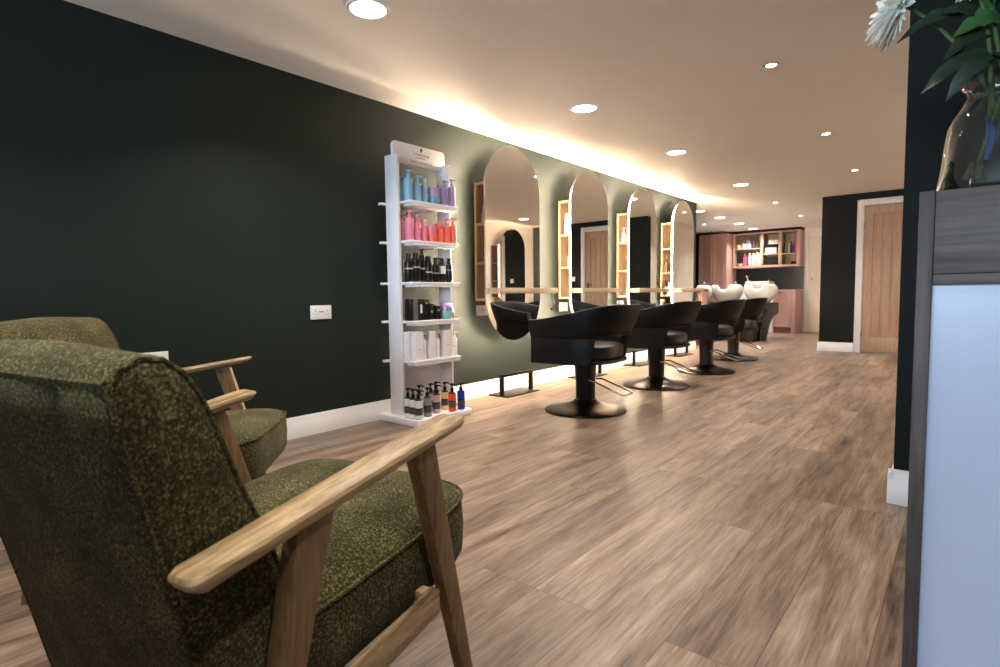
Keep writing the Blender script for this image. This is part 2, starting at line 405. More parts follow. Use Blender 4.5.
# ------------------------------------------------------------------ ceiling lights
def lamp_in(t, dia, watts, col, spread):
    la = bpy.data.lights.new('lamp_light', 'AREA'); la.shape = 'DISK'; la.size = dia; la.energy = watts; la.color = col; la.spread = math.radians(spread)
    o = bpy.data.objects.new('lamp_light', la); C.objects.link(o); o.parent = t; o.location = (0, 0, -.0095)
def downlight():
    t = thing('ceiling_downlight', '', 'ceiling light', group='large round ceiling downlights')
    MB().lathe([(.083, -.001), (.083, -.009), (.098, -.008), (.102, -.003), (.102, 0), (.083, 0)], 40).build('trim_ring', 'white_plastic', t)
    MB().lathe([(0, -.005), (.083, -.005), (.083, -.0015), (0, -.0015)], 40).build('diffuser', 'downlight', t)
    lamp_in(t, .16, 10.5, (1, .93, .86), 130)
    return t
big = [((.965, 1.69), 'large round downlight nearest the armchairs, cut by the top of the photo'),
       ((.99, 3.57), 'large round downlight over the nearest salon chair'),
       ((.985, 5.25), 'large round downlight with a wide glow, above the second and third salon chairs'),
       ((.945, 7.37), 'large round downlight above the farthest salon chair'),
       ((-.27, 9.25), 'round downlight in the back room, first past the end of the mirror wall'),
       ((-.285, 10.32), 'round downlight in the back room, second past the end of the mirror wall'),
       ((-.305, 11.49), 'round downlight in the back room, third past the end of the mirror wall'),
       ((-.355, 12.6), 'round downlight in the back room, right in front of the pink open shelves'),
       ((.965, -.2), 'round downlight behind the camera, out of the photo'),
       ((3.3, 7.95), 'large round downlight on the right side, seen only in the nearest mirror')]
dl = downlight()
for k, ((x, y), lb) in enumerate(big):
    if k == 0: dl.location = (x, y, H); dl['label'] = lb
    else: dup(dl, (x, y, H), label=lb)
def spot():
    t = thing('ceiling_spotlight', '', 'ceiling light', group='small ceiling spotlights')
    MB().lathe([(.030, -.001), (.030, -.005), (.042, -.005), (.046, -.001), (.046, 0), (.030, 0)], 28).build('trim_ring', 'chrome', t)
    MB().lathe([(0, -.004), (.029, -.004), (.029, -.0015), (0, -.0015)], 28).build('lamp', 'spot', t)
    lamp_in(t, .055, 4.6, (1, .93, .86), 110)
    return t
sp = spot()
for k, ((x, y), lb) in enumerate([((2.216, 3.65), 'small ceiling spotlight nearest the reception desk'),
       ((2.185, 5.525), 'small ceiling spotlight, second of the row along the middle of the room'),
       ((2.154, 7.39), 'small ceiling spotlight closest to the oak door'),
       ((2.216, 1.77), 'small ceiling spotlight above the reception desk side, out of the photo'),
       ((2.4, -.1), 'small ceiling spotlight above the camera, out of the photo'),
       ((3.4, .3), 'small ceiling spotlight above the front of the reception desk, out of the photo'),
       ((.90, 9.21), 'small ceiling spotlight beside the corner of the dark door wall'),
       ((.862, 11.1), 'small ceiling spotlight closest to the white back door'),
       ((-.864, 11.15), 'small ceiling spotlight in front of the tall pink cupboard')]):
    if k == 0: sp.location = (x, y, H); sp['label'] = lb
    else: dup(sp, (x, y, H), label=lb)

# ------------------------------------------------------------------ styling stations
MW, MZ0, MZ1 = .735, .478, 2.092
def stadium(hw, z0, z1, n=28):
    r = hw; out = []
    for k in range(n+1):
        a = PI*k/n; out.append((r*math.cos(a), z1-r+r*math.sin(a)))
    for k in range(n+1):
        a = PI+PI*k/n; out.append((r*math.cos(a), z0+r+r*math.sin(a)))
    return out
def strip(pts, x0, x1):
    """ribbon along (y,z) points between x0 and x1"""
    mb = MB()
    def f(t):
        A = [t.verts.new((x0, y, z)) for y, z in pts]; B = [t.verts.new((x1, y, z)) for y, z in pts]
        for k in range(len(pts)-1): t.faces.new((A[k], A[k+1], B[k+1], B[k]))
    mb._add(f); return mb
def rim(pts_in, pts_out, x0, x1):
    mb = MB(); n = len(pts_in)
    rings = [[(x0, *pts_in[k]), (x0, *pts_out[k]), (x1, *pts_out[k]), (x1, *pts_in[k])] for k in range(n)]
    mb.loft(rings, True, True); return mb
def make_mirror():
    t = thing('wall_mirror', '', 'mirror', group='pill shaped mirrors along the green wall')
    hw = MW/2
    MB().prism(stadium(hw, MZ0, MZ1), 'X', .1985, .2005).build('glass', 'mirror', t)
    MB().prism(stadium(hw-.0265, MZ0+.0265, MZ1-.0265), 'X', .1821, .1984).prism(stadium(hw-.0195, MZ0+.0195, MZ1-.0195), 'X', .168, .1819).build('backing', 'mirror_back', t)
    e = .0008
    pi = stadium(hw-.026, MZ0+.026, MZ1-.026, 36); po = stadium(hw-.020, MZ0+.020, MZ1-.020, 36)
    rim(pi+pi[:1], po+po[:1], .182, .1982).build('light_rim', 'led', t)
    return t
def make_wall_box():
    t = thing('wall_shelf', '', 'shelf', group='oak box shelves behind the mirrors')
    th = .022; x0, x1, y0, y1, z0, z1 = .001, .164, -.278, .278, .815, 1.785
    mb = MB()
    mb.box(x0, x1, y0, y1, z1-th, z1, .001, 1).box(x0, x1, y0, y1, z0, z0+th, .001, 1)
    mb.box(x0, x0+th, y0, y1, z0+th, z1-th).box(x1-.012, x1, y0, y1, z0+th, z1-th)
    mb.box(x0+th, x1-.012, -.012, .012, z0+th, z1-th)
    mb.build('box_frame', 'oak', t)
    for z in (1.137, 1.455): MB().box(x0+th, x1-.012, y0+.001, y1-.001, z-th, z, .001, 1).build('shelf_board', 'oak', t)
    return t
def make_ledge():
    t = thing('wall_ledge', '', 'ledge', group='oak ledges in front of the mirrors')
    MB().box(.2025, .315, -.335, .49, .874, .92, .003).build('board', 'oak_y', t)
    mb = MB(); mb.tube([(.26, .47, .875), (.26, .475, .84), (.26, .50, .80), (.26, .505, .77), (.26, .49, .735), (.26, .465, .72), (.26, .45, .74)], .005)
    mb.build('dryer_hook', 'black_metal', t)
    return t
def make_footrest():
    t = thing('foot_rest', '', 'foot rest', group='black metal foot rests by the wall')
    MB().box(-.105, .105, -.225, .225, 0, .012, .002).build('base_plate', 'black_metal', t)
    for y in (-.205, .205): MB().box(.01, .04, y-.016, y+.016, .012, .17, .002).build('post', 'black_metal', t)
    MB().box(.005, .045, -.225, .225, .165, .188, .004).build('foot_bar', 'black_metal', t)
    return t
def make_socket():
    t = thing('wall_socket', '', 'socket')
    MB().box(0, .011, -.074, .074, -.044, .044, .003).build('face_plate', 'white_plastic', t)
    mb = MB()
    for s in (-1, 1):
        c = s*.040
        mb.box(.0108, .0116, c-.002, c+.002, .004, .014); mb.box(.0108, .0116, c-.014, c-.008, -.012, -.008); mb.box(.0108, .0116, c+.008, c+.014, -.012, -.008)
        mb.box(.0108, .0116, s*.066-.002, s*.066+.002, -.002, .002)
        mb.box(.0108, .013, s*.010-.007, s*.010+.007, .0, .006)
    mb.build('slots', 'hole', t)
    return t
stations = [3.739, 4.985, 6.202, 7.43]
words = ['nearest', 'second', 'third', 'farthest']
mlab = ['pill shaped wall mirror nearest the product stand, reflecting a far arched mirror',
        'pill shaped mirror with glowing edge that reflects the oak door, second along the green wall',
        'pill shaped mirror with glowing edge that reflects a dark strip and pale wall, third along',
        'pill shaped mirror with glowing edge at the far end of the green wall']
slab_ = ['oak box shelf behind the nearest mirror, dim and almost empty',
         'oak box shelf behind the second mirror, holding a card and a clear bottle',
         'oak box shelf behind the third mirror, two little bottles in its top tier',
         'oak box shelf behind the farthest mirror, dark bottles on its lower tiers']
llab = ['short oak ledge across the nearest mirror', 'short oak ledge across the second mirror, which reflects the oak door',
        'short oak ledge across the third mirror from the product stand', 'short oak ledge across the farthest mirror, in front of the pink counter']
flab = ['black metal foot rest on the floor between product stand and nearest salon chair', 'black metal foot rest behind the column of the nearest salon chair',
        'black metal foot rest by the wall behind the second salon chair', 'black metal foot rest by the wall behind the third salon chair']
klab = ['white double socket under the nearest oak box shelf', 'white double socket under the oak box shelf of the second mirror',
        'white double socket under the oak box shelf of the third mirror', 'white double socket under the oak box shelf of the farthest mirror']
mirB = make_mirror(); box0 = make_wall_box(); led0 = make_ledge(); fr0 = make_footrest(); so0 = make_socket()
for k, y in enumerate(stations):
    if k == 0: m = mirB; m.location = (0, y, 0)
    else: m = dup(mirB, (0, y, 0))
    m['label'] = mlab[k]
    for src, loc, lb in ((box0, (0, y, 0), slab_[k]), (led0, (0, y, 0), llab[k]), (fr0, (.128, y+.075, 0), flab[k]), (so0, (.0005, y-.20, .735), klab[k])):
        if k == 0: src.location = loc; src['label'] = lb; o = src
        else: o = dup(src, loc, label=lb)
        if src is so0: o['group'] = 'sockets under the box shelves'
dup(so0, (.0005, 1.998, .767), label='white double socket alone on the dark green wall left of the product stand', group='sockets on the bare wall')
dup(so0, (.0005, 1.03, .552), label='white socket plate on the dark wall peeking over the near armchair back', group='sockets on the bare wall')
# light switch on the dark wall right of the oak door, seen in the second mirror
t = thing('light_switch', 'white light switch on the dark wall right of the oak door, seen in a mirror', 'light switch', (3.05, YD, 1.15))
MB().box(-.043, .043, -.009, 0, -.043, .043, .003).build('face_plate', 'white_plastic', t)
MB().box(-.008, .008, -.013, -.008, -.016, .016, .002).build('rocker', 'white_plastic', t)
t = thing('wall_thermostat', 'small pale pink box high on the dark wall left of the tall cupboard', 'thermostat', (XR, 12.3, 2.03))
MB().box(0, .03, -.06, .06, -.035, .035, .004).build('case', colmat(214, 170, 160), t)
MB().box(.03, .032, -.03, .03, -.015, .015, .0005).build('display', 'trim', t)

# a station on the opposite white wall, seen in the nearest mirror
def flip(src, loc, label):
    return dup(src, loc, PI, label, None)
o = flip(mirB, (W, 8.27, 0), 'pill shaped mirror on the white right wall, seen inside the nearest mirror'); o['group'] = 'mirror on the white wall'
o = flip(box0, (W, 8.15, 0), 'oak box shelf on the white right wall, seen inside the nearest mirror'); o['group'] = 'shelf on the white wall'
# ------------------------------------------------------------------ salon chairs
def plan(tau, a=.315, b=.31, front=.27, ex=2.5):
    """tau 0..1 round the tub from the front of one arm to the other; +x is forward"""
    L = front; A = 1.0
    tot = 2*L+A; d = tau*tot
    if d < L: return Vector((front-d, -a)), Vector((0, -1))
    if d > L+A: return Vector((d-L-A, a)), Vector((0, 1))
    th = (d-L)/A*PI
    c, s_ = math.cos(th), math.sin(th)
    x = -b*abs(s_)**(2/ex); y = -a*math.copysign(abs(c)**(2/ex), c)
    n = Vector((-(abs(s_)**(2-2/ex))/b, -math.copysign(abs(c)**(2-2/ex), c)/a)).normalized()
    return Vector((x, y)), n
def make_salon_chair():
    t = thing('salon_chair', '', 'salon chair', group='black salon chairs facing the mirrors')
    n = 56; mb = MB(); rings = []
    for k in range(n+1):
        tau = k/n; p, nr = plan(tau)
        back = 1-abs(2*tau-1)              # 0 at arm fronts, 1 mid back
        ft = min(1, (.5-abs(tau-.5))/.02)
        zt = .685+.105*sm(back/.85)
        zb = .372+.195*sm((back-.585)/.07)
        flare = .024+.042*sm((back-.25)/.75)
        th = .05
        zs = max(.558, zb+.02)
        prof = []
        for z, o in ((zb, 0), (zb+(zs-zb)*.5, .0), (zs-.012, .0), (zs, -.004), (zs+.012, .008), (zs+.3*(zt-zs), .010+flare*.35), (zs+.62*(zt-zs), .013+flare*.7), (zt-.02, .010+flare*.95), (zt-.005, .008+flare), (zt, -.012+flare)):
            prof.append((o, z))
        for z, o in ((zt-.003, -.038+flare), (zt-.02, -.05+flare*.95), (zs+.5*(zt-zs), -th+flare*.5), (zs, -th), (zb+.3*(zs-zb), -th), (zb, -th)):
            prof.append((o, z))
        rings.append([(p.x+nr.x*o, p.y+nr.y*o, z) for o, z in prof])
    mb.loft(rings, True, True)
    mb.build('backrest', 'leather', t, 50)
    # seam
    pts = []
    for k in range(2, n-1):
        p, nr = plan(k/n); back = 1-abs(2*k/n-1); zb = .372+.195*sm((back-.585)/.07); zs = max(.558, zb+.02)
        pts.append((p.x-nr.x*.001, p.y-nr.y*.001, zs))
    MB().tube(pts, .004, 6).build('piping', 'leather', t)
    # seat cushion on a base board
    def ring(inset, z, front=.285):
        out = []
        for k in range(40):
            p, nr = plan(k/39, front=front-.02); out.append((p.x-nr.x*inset, p.y-nr.y*inset, z))
        out = [(x, y, z) for x, y, z in out]
        return out
    MB().loft([ring(.075, .398), ring(.058, .405), ring(.053, .42), ring(.053, .475), ring(.06, .492), ring(.085, .502), ring(.15, .508)], True, True).build('seat', 'seat_leather', t, 45)
    MB().loft([ring(.05, .372), ring(.03, .378), ring(.024, .386), ring(.03, .397)], True, True).build('seat_base', 'leather', t)
    mb = MB(); mb.loft([[(x, y, z) for x, y in rrect(-r, r, -r*.92, r*.92, r*.55)] for z, r in ((.075, .066), (.09, .063), (.20, .064), (.355, .073), (.372, .073))], True, True)
    mb.build('column', 'black_metal', t)
    MB().lathe([(0, 0), (.296, 0), (.302, .006), (.300, .014), (.285, .021), (.2, .034), (.13, .052), (.09, .074), (.075, .09), (0, .09)], 56).build('base', 'base_metal', t)
    mb = MB(); pts = [(-.06, -.05, .235), (-.10, -.07, .235), (-.2, -.075, .20), (-.30, -.08, .165), (-.335, -.075, .155), (-.35, -.05, .152), (-.35, .05, .152), (-.335, .075, .155), (-.30, .08, .165), (-.2, .075, .20), (-.10, .07, .235), (-.06, .05, .235)]
    mb.tube(pts, .006, 8); mb.build('pump_lever', 'chrome', t)
    return t
chair = make_salon_chair()
clab = ['black tub salon chair nearest the camera, in front of the first mirror', 'black tub salon chair in front of the second mirror',
        'black tub salon chair in front of the third mirror', 'black tub salon chair farthest away, beside the white wash basins']
for k, (x, y, r) in enumerate([(1.0, 3.56, PI+.03), (.955, 4.90, PI), (.99, 6.10, PI), (.865, 7.44, PI)]):
    if k == 0: chair.location = (x, y, 0); chair.rotation_euler = (0, 0, r); chair['label'] = clab[0]
    else: dup(chair, (x, y, 0), r, clab[k])
dup(chair, (3.1, 8.2, 0), .1, 'black tub salon chair facing the white right wall, seen in the nearest mirror')

# ------------------------------------------------------------------ armchairs
def make_armchair():
    t = thing('armchair', '', 'armchair', group='green armchairs with oak arms')
    w = .315; zf, yf, zr, yr = .633, .243, .547, -.299
    for s in (-1, 1):
        # arm plank: rounded in plan, rising to the front
        pts = []
        for a, b in rrect(-.034, .034, yr, yf, .017, 6): pts.append((a, b))
        pts = [(a*(1 if b > 0 else .86), b) for a, b in pts]
        mb = MB()
        def f(tm):
            th = .032
            def zz(b): return zr+(zf-zr)*(b-yr)/(yf-yr)
            def low(b):
                q = 0
                if b > yf-.07: q = ((b-(yf-.07))/.07)**1.6*.020
                if b < yr+.05: q = ((yr+.05-b)/.05)**1.6*.014
                return q
            def ins(k, d):
                a, b = pts[k]; m = (yr+yf)/2
                return (a-math.copysign(min(d, abs(a)*.5), a), b-math.copysign(d, b-m)*min(1, abs(b-m)/.2))
            rings = []
            for d, dz in ((.008, 0), (.003, -.002), (0, -.007)): rings.append([tm.verts.new((s*w+ins(k, d)[0], ins(k, d)[1], zz(ins(k, d)[1])+dz)) for k in range(len(pts))])
            for d, dz in ((0, -th+.008), (.003, -th+.002), (.008, -th)): rings.append([tm.verts.new((s*w+ins(k, d)[0], ins(k, d)[1], zz(ins(k, d)[1])+dz+low(pts[k][1]))) for k in range(len(pts))])
            for A, B in zip(rings, rings[1:]):
                for k in range(len(A)):
                    q = (k+1) % len(A); tm.faces.new((A[k], A[q], B[q], B[k]))
            tm.faces.new(rings[0]); tm.faces.new(rings[-1])
        mb._add(f); mb.build('armrest', 'arm_wood', t, 30)
        # legs: flat tapered, front one kicks forward, rear one backward
        def leg(y_top, z_top, y_bot, wt, wb, tt, tb, name):
            mb = MB(); rings = []
            for q in range(9):
                u = q/8; z = z_top*(1-u); y = y_top+(y_bot-y_top)*u; x = s*(w-.037*u*.9)
                hw = (wt+(wb-wt)*u)/2; ht = (tt+(tb-tt)*u)/2
                rings.append([(x+a, y+b, z) for a, b in rrect(-ht, ht, -hw, hw, .006, 2)])
            mb.loft(rings, True, True); mb.build(name, 'leg_wood', t, 30)
        leg(.137, .592, .325, .058, .034, .032, .026, 'front_leg')
        leg(-.108, .556, -.215, .066, .036, .032, .026, 'rear_leg')
        # side rail under the cushion
        rl = [(.19, .303), (.19, .255), (-.135, .205), (-.135, .25)]
        MB().prism(rl, 'X', s*(w-.012)-.011, s*(w-.012)+.011, .003).build('side_rail', 'arm_wood', t)
    MB().box(-.30, .30, .165, .19, .245, .30, .003).build('front_rail', 'arm_wood', t)
    MB().box(-.30, .30, -.15, -.125, .20, .25, .003).build('rear_rail', 'arm_wood', t)
    # seat cushion: puffed box
    def cushion(hw, y0, y1, z0f, z1f, z0b, z1b, crown, name, ex=5.5, fr=.0):
        nu, nv = 22, 14; rings = []
        mb = MB(); K = 36
        for i in range(nv+1):
            ph = -PI/2+PI*i/nv; cz = math.copysign(abs(math.sin(ph))**(2/5.5), math.sin(ph)); cr = abs(math.cos(ph))**(2/6) if i not in (0, nv) else .0
            ring = []
            for k in range(K*2):
                th = 2*PI*k/(K*2); c, s_ = math.cos(th), math.sin(th)
                x = hw*math.copysign(abs(c)**(2/ex), c); yq = math.copysign(abs(s_)**(2/ex), s_)
                x *= cr; yq2 = yq*cr
                y = (y0+y1)/2+(y1-y0)/2*yq2; u = (y-y0)/(y1-y0)
                lo = z0b+(z0f-z0b)*u; hi = z1b+(z1f-z1b)*u
                z = (lo+hi)/2+(hi-lo)/2*cz
                r2 = (x/hw)**2
                if cz > 0: z += crown*(1-r2)*(1-(2*u-1)**2)*cz
                ring.append((x, y, z))
            rings.append(ring)
        mb.loft(rings[1:-1], True, True)
        return mb
    seat = cushion(.276, -.20, .407, .272, .452, .208, .385, .034, 'seat').build('seat', 'fabric', t, 60)
    def loop(z_of, hw, y0, y1, ex=5.5, frac=.985):
        pts = []
        for k in range(72):
            th = 2*PI*k/72; c, s_ = math.cos(th), math.sin(th)
            x = hw*math.copysign(abs(c)**(2/ex), c); yq = math.copysign(abs(s_)**(2/ex), s_)
            y = (y0+y1)/2+(y1-y0)/2*yq; pts.append((x, y, z_of((y-y0)/(y1-y0))))
        return pts
    MB().tube(loop(lambda u: .362+.064*u, .2745, -.1985, .4035), .004, 6, True).build('piping', 'fabric', seat)
    # reclined back: side profile swept across, rounded at the ends
    prof = [(-.138, .17), (-.118, .30), (-.106, .40), (-.130, .485), (-.155, .55), (-.185, .62), (-.214, .70), (-.232, .745), (-.252, .776), (-.277, .795), (-.305, .799), (-.330, .786), (-.342, .762),
            (-.334, .72), (-.322, .66), (-.306, .59), (-.288, .51), (-.268, .42), (-.246, .32), (-.215, .17)]
    cy = sum(p[0] for p in prof)/len(prof); cz = .56
    def xs(q, ins): return q
    mb = MB(); rings = []
    def inset(d):
        out = []; n = len(prof)
        for k in range(n):
            a = Vector(prof[k-1]); b = Vector(prof[(k+1) % n]); tdir = (b-a).normalized(); nrm = Vector((tdir.y, -tdir.x))
            out.append(Vector(prof[k])-nrm*d*(-1 if False else 1))
        return out
    HW = .280
    area = sum(prof[k][0]*prof[(k+1) % len(prof)][1]-prof[(k+1) % len(prof)][0]*prof[k][1] for k in range(len(prof)))
    sg = 1 if area > 0 else -1
    for x, d in ((-HW, .022), (-HW+.004, .010), (-HW+.012, .003), (-HW+.022, 0), (-.16, -.004), (-.08, -.008), (0, -.010), (.08, -.008), (.16, -.004), (HW-.022, 0), (HW-.012, .003), (HW-.004, .010), (HW, .022)):
        rings.append([(x, p.x, p.y) for p in inset(d*sg)])
    mb.loft(rings, True, True); back = mb.build('backrest', 'fabric', t, 60)
    ip = [Vector(p) for p in inset(.0045*sg)]
    for s in (-1, 1):
        MB().tube([(s*(HW-.008), p.x, p.y) for p in ip], .0042, 6, True).build('piping', 'fabric', back)
    MB().tube([(x, -.3395-.009*(1-(x/.276)**2), .770) for x in [-.272+.544*k/20 for k in range(21)]], .0042, 6).build('piping', 'fabric', back)
    return t
ac = make_armchair(); ac.location = (2.109, .481, 0); ac.rotation_euler = (0, 0, .155)
ac['label'] = 'olive green armchair with oak arms in the foreground, seen from behind'
dup(ac, (1.05, .667, 0), -.734, 'olive green armchair with oak arms standing beyond the foreground one, near the dark wall')

# ------------------------------------------------------------------ product stand
t = thing('display_stand', 'tall white product display stand with five shelves against the dark green wall', 'display stand', (0, 0, 0))
MB().box(.021, .42, 2.42, 2.945, 0, .045, .004).build('plinth', 'white', t)
for y in (2.470, 2.950): MB().box(.09, .215, y, y+.022, .045, 1.81, .002).build('side_panel', 'white', t)
MB().box(.095, .112, 2.492, 2.95, .045, .40, .002).build('back_panel', 'white', t)
hd = MB().prism(rrect(2.493, 2.985, 1.772, 1.914, .03), 'X', .128, .148, .002).build('header_board', 'white', t)
TZ = [1.497, 1.235, .957, .695, .423]
for z in TZ:
    sh = MB().box(.055, .0895, 2.434, 3.008, z-.016, z, .002).box(.0895, .215, 2.4925, 2.9495, z-.016, z).box(.2145, .315, 2.4925, 2.9495, z-.016, z, .002).build('shelf', 'white', t)
    MB().box(.22, .312, 2.515, 2.945, z-.034, z-.016, .002).box(.15, .21, 2.66, 2.80, z-.044, z-.016, .002).build('shelf_tray', 'white', sh)
fr = Matrix(((0, 0, 1, 0), (1, 0, 0, 0), (0, 1, 0, 0), (0, 0, 0, 1)))
ink = colmat(120, 116, 118); inkd = colmat(28, 28, 30)
text_mb('Schwarzkopf', .031, ink, hd, 'lettering', Matrix.Translation((.1482, 2.752, 1.846)) @ fr)
text_mb('PROFESSIONAL', .0125, ink, hd, 'lettering', Matrix.Translation((.1482, 2.752, 1.829)) @ fr)
text_mb('Together. A passion for hair.', .0185, ink, hd, 'lettering', Matrix.Translation((.1482, 2.752, 1.797)) @ fr, .3)
hp = [(0, 0), (.006, .004), (.007, .010), (.011, .016), (.011, .024), (.006, .030), (-.003, .031), (-.010, .026), (-.011, .018), (-.008, .013), (-.006, .006)]
MB().prism([(2.752+a, 1.872+b) for a, b in hp], 'X', .1481, .1489).build('emblem', inkd, hd)

def pump_bottle(name, loc, r, hb, mat, label, group, pump=None, lab=None, style='pump', rz=.75, hp=.05):
    t = thing(name, label, 'bottle', loc, rz, group)
    MB().lathe([(0, 0), (r*.92, 0), (r, .004), (r, hb-.012), (r*.93, hb-.004), (r*.45, hb), (r*.4, hb+.004), (0, hb+.004)], 20).build('body', mat, t)
    pm = pump or mat
    if style == 'pump':
        mb = MB(); z = hb+.003
        mb.lathe([(0, 0), (r*.46, 0), (r*.46, hp*.4), (r*.2, hp*.45), (r*.2, hp*.72), (r*.5, hp*.75), (r*.5, hp*.98), (0, hp)], 14, (0, 0, z))
        mb.tube([(0, 0, z+hp*.87), (r*.9, 0, z+hp*.87), (r*1.35, 0, z+hp*.72)], [hp*.1, hp*.09, hp*.06], 8)
        mb.build('pump', pm, t)
    elif style == 'spray':
        mb = MB(); z = hb+.003
        mb.lathe([(0, 0), (r*.62, 0), (r*.6, hp*.9), (r*.5, hp), (0, hp)], 16, (0, 0, z)); mb.build('cap', pm, t)
    elif style == 'trigger':
        mb = MB(); z = hb+.003
        mb.lathe([(0, 0), (r*.4, 0), (r*.25, hp), (0, hp)], 12, (0, 0, z)); mb.box(-r*.5, r*1.1, -r*.25, r*.25, z+hp*.8, z+hp*1.15, .002); mb.build('trigger', pm, t)
    if lab:
        for z0, z1, lm in lab:
            MB().lathe([(r+.0002, z0), (r+.0009, z0+.0005), (r+.0009, z1-.0005), (r+.0002, z1)], 20).build('label_band', lm, t)
    return t
def jar(loc, r, h, mat, label, group, lid=None):
    t = thing('jar', label, 'jar', loc, 0, group)
    MB().lathe([(0, 0), (r*.95, 0), (r, .003), (r, h*.55), (0, h*.55)], 22).build('body', mat, t)
    MB().lathe([(0, 0), (r*1.03, 0), (r*1.03, h*.42), (r*.96, h*.45), (0, h*.45)], 22, (0, 0, h*.55)).build('lid', lid or mat, t)
    return t
def carton(loc, dx, dy, h, mat, label, group, marks=(), rz=0):
    t = thing('product_box', label, 'box', loc, rz, group)
    MB().box(-dx/2, dx/2, -dy/2, dy/2, 0, h, .0015, 1).build('carton', mat, t)
    for (a0, a1, z0, z1, mm) in marks:
        MB().box(dx/2-.0005, dx/2+.0006, a0, a1, z0, z1).build('label_mark', mm, t)
    return t
blue = colmat(138, 184, 212); blued = colmat(104, 156, 192); lil = colmat(166, 142, 184); lil2 = colmat(192, 170, 206)
pinkb = colmat(230, 134, 158); coral = colmat(240, 112, 92); blk = colmat(18, 18, 19, .3); gry = colmat(96, 98, 104); wht = colmat(238, 234, 232); silver = colmat(190, 188, 186)
g1 = 'bottles on the top shelf of the stand'
z = TZ[0]+.0005
pump_bottle('pump_bottle', (.15, 2.555, z), .028, .13, blue, 'pale blue pump bottle half hidden behind the stand left side, top shelf', g1)
pump_bottle('pump_bottle', (.265, 2.522, z), .030, .15, blue, 'tallest pale blue pump bottle, leftmost at the front of the top shelf', g1)
pump_bottle('pump_bottle', (.265, 2.60, z), .027, .125, blue, 'pale blue pump bottle, second from left at the front of the top shelf', g1)
pump_bottle('spray_bottle', (.265, 2.667, z), .019, .115, blue, 'slim pale blue spray bottle on the top shelf next to the jars', g1, style='spray')
jar((.265, 2.752, z), .034, .058, blued, 'light blue jar under a lilac jar on the top shelf', 'jars on the stand')
jar((.262, 2.75, z+.0585), .034, .058, lil2, 'lilac jar stacked on a light blue jar, top shelf', 'jars on the stand')
pump_bottle('spray_bottle', (.16, 2.90, z), .022, .115, lil, 'lilac spray bottle standing behind the jars on the top shelf', g1, style='spray')
pump_bottle('pump_bottle', (.272, 2.845, z), .026, .125, lil, 'lilac pump bottle, left one of two at the right of the top shelf', g1)
pump_bottle('pump_bottle', (.278, 2.922, z), .026, .145, lil, 'lilac pump bottle at the right end of the top shelf', g1)
g2 = 'bottles on the second shelf of the stand'; z = TZ[1]+.0005
pump_bottle('pump_bottle', (.15, 2.56, z), .028, .14, pinkb, 'pink pump bottle half hidden behind the stand left side', g2)
pump_bottle('pump_bottle', (.265, 2.526, z), .030, .148, pinkb, 'tallest pink pump bottle, leftmost at the front of the second shelf', g2)
pump_bottle('pump_bottle', (.265, 2.592, z), .026, .125, pinkb, 'shorter pink pump bottle in the middle of the pink ones', g2)
pump_bottle('spray_bottle', (.265, 2.657, z), .022, .10, pinkb, 'slim pink spray bottle beside the stacked jars', g2, style='spray')
jar((.265, 2.73, z), .034, .056, coral, 'coral jar under a pink jar on the second shelf', 'jars on the stand')
jar((.262, 2.727, z+.0565), .034, .056, pinkb, 'pink jar stacked on a coral jar', 'jars on the stand')
pump_bottle('spray_bottle', (.16, 2.878, z), .018, .10, coral, 'small coral spray bottle behind the stacked jars', g2, style='spray')
pump_bottle('spray_bottle', (.268, 2.804, z), .024, .10, coral, 'coral spray bottle right of the stacked jars', g2, style='spray')
pump_bottle('pump_bottle', (.272, 2.868, z), .024, .122, coral, 'coral pump bottle, second from the right end of the second shelf', g2)
pump_bottle('pump_bottle', (.280, 2.925, z), .023, .132, coral, 'coral pump bottle at the right end of the second shelf', g2)
g3 = 'black bottles on the middle shelf'; z = TZ[2]+.0005
def bb(loc, r, h, st, hp, lab, label): return pump_bottle('hair_product_bottle', loc, r*1.1, h*1.07, blk, label, g3, style=st, lab=lab, hp=hp)
bb((.262, 2.468+.045, z), .026, .135, 'spray', .045, [(.085, .092, silver)], 'black bottle with a silver band at the left end of the middle shelf')
bb((.262, 2.577, z), .028, .15, 'spray', .035, [(.095, .104, silver)], 'widest black bottle with a silver band, second from left on the middle shelf')
bb((.262, 2.635, z), .019, .175, 'spray', .035, [(.088, .096, silver)], 'tall thin black tube bottle with a silver band, third on the middle shelf')
bb((.262, 2.692, z), .029, .12, 'spray', .05, [(.065, .072, silver)], 'broad shouldered black bottle in the middle of the middle shelf')
bb((.265, 2.757, z), .027, .12, 'trigger', .035, [(.06, .066, silver)], 'black trigger bottle on the middle shelf')
bb((.265, 2.82, z), .023, .13, 'spray', .03, [(.06, .115, wht)], 'black bottle with a tall white label on the middle shelf')
bb((.272, 2.885, z), .021, .12, 'spray', .04, [(.085, .09, silver)], 'slim black bottle at the right end of the middle shelf')
bb((.16, 2.74, z), .022, .135, 'spray', .04, None, 'plain black bottle behind the front row of the middle shelf')
g4 = 'dark boxes on the fourth shelf'; z = TZ[3]+.0005
carton((.255, 2.512, z), .05, .030, .145, blk, 'narrow black product box at the left end of the fourth shelf', g4)
carton((.255, 2.550, z), .06, .036, .146, gry, 'dark grey product box, second from left on the fourth shelf', g4)
carton((.255, 2.597, z), .06, .046, .147, blk, 'black product box with a tall white stripe, fourth shelf', g4, [(-.008, .008, .05, .11, wht)])
carton((.25, 2.655, z), .05, .052, .145, blk, 'wide black product box with a small silver mark, fourth shelf', g4, [(-.006, .006, .11, .125, silver)])
carton((.245, 2.715, z), .04, .042, .112, blk, 'small black box, left of two, fourth shelf', g4, [(-.008, .008, .05, .062, silver)])
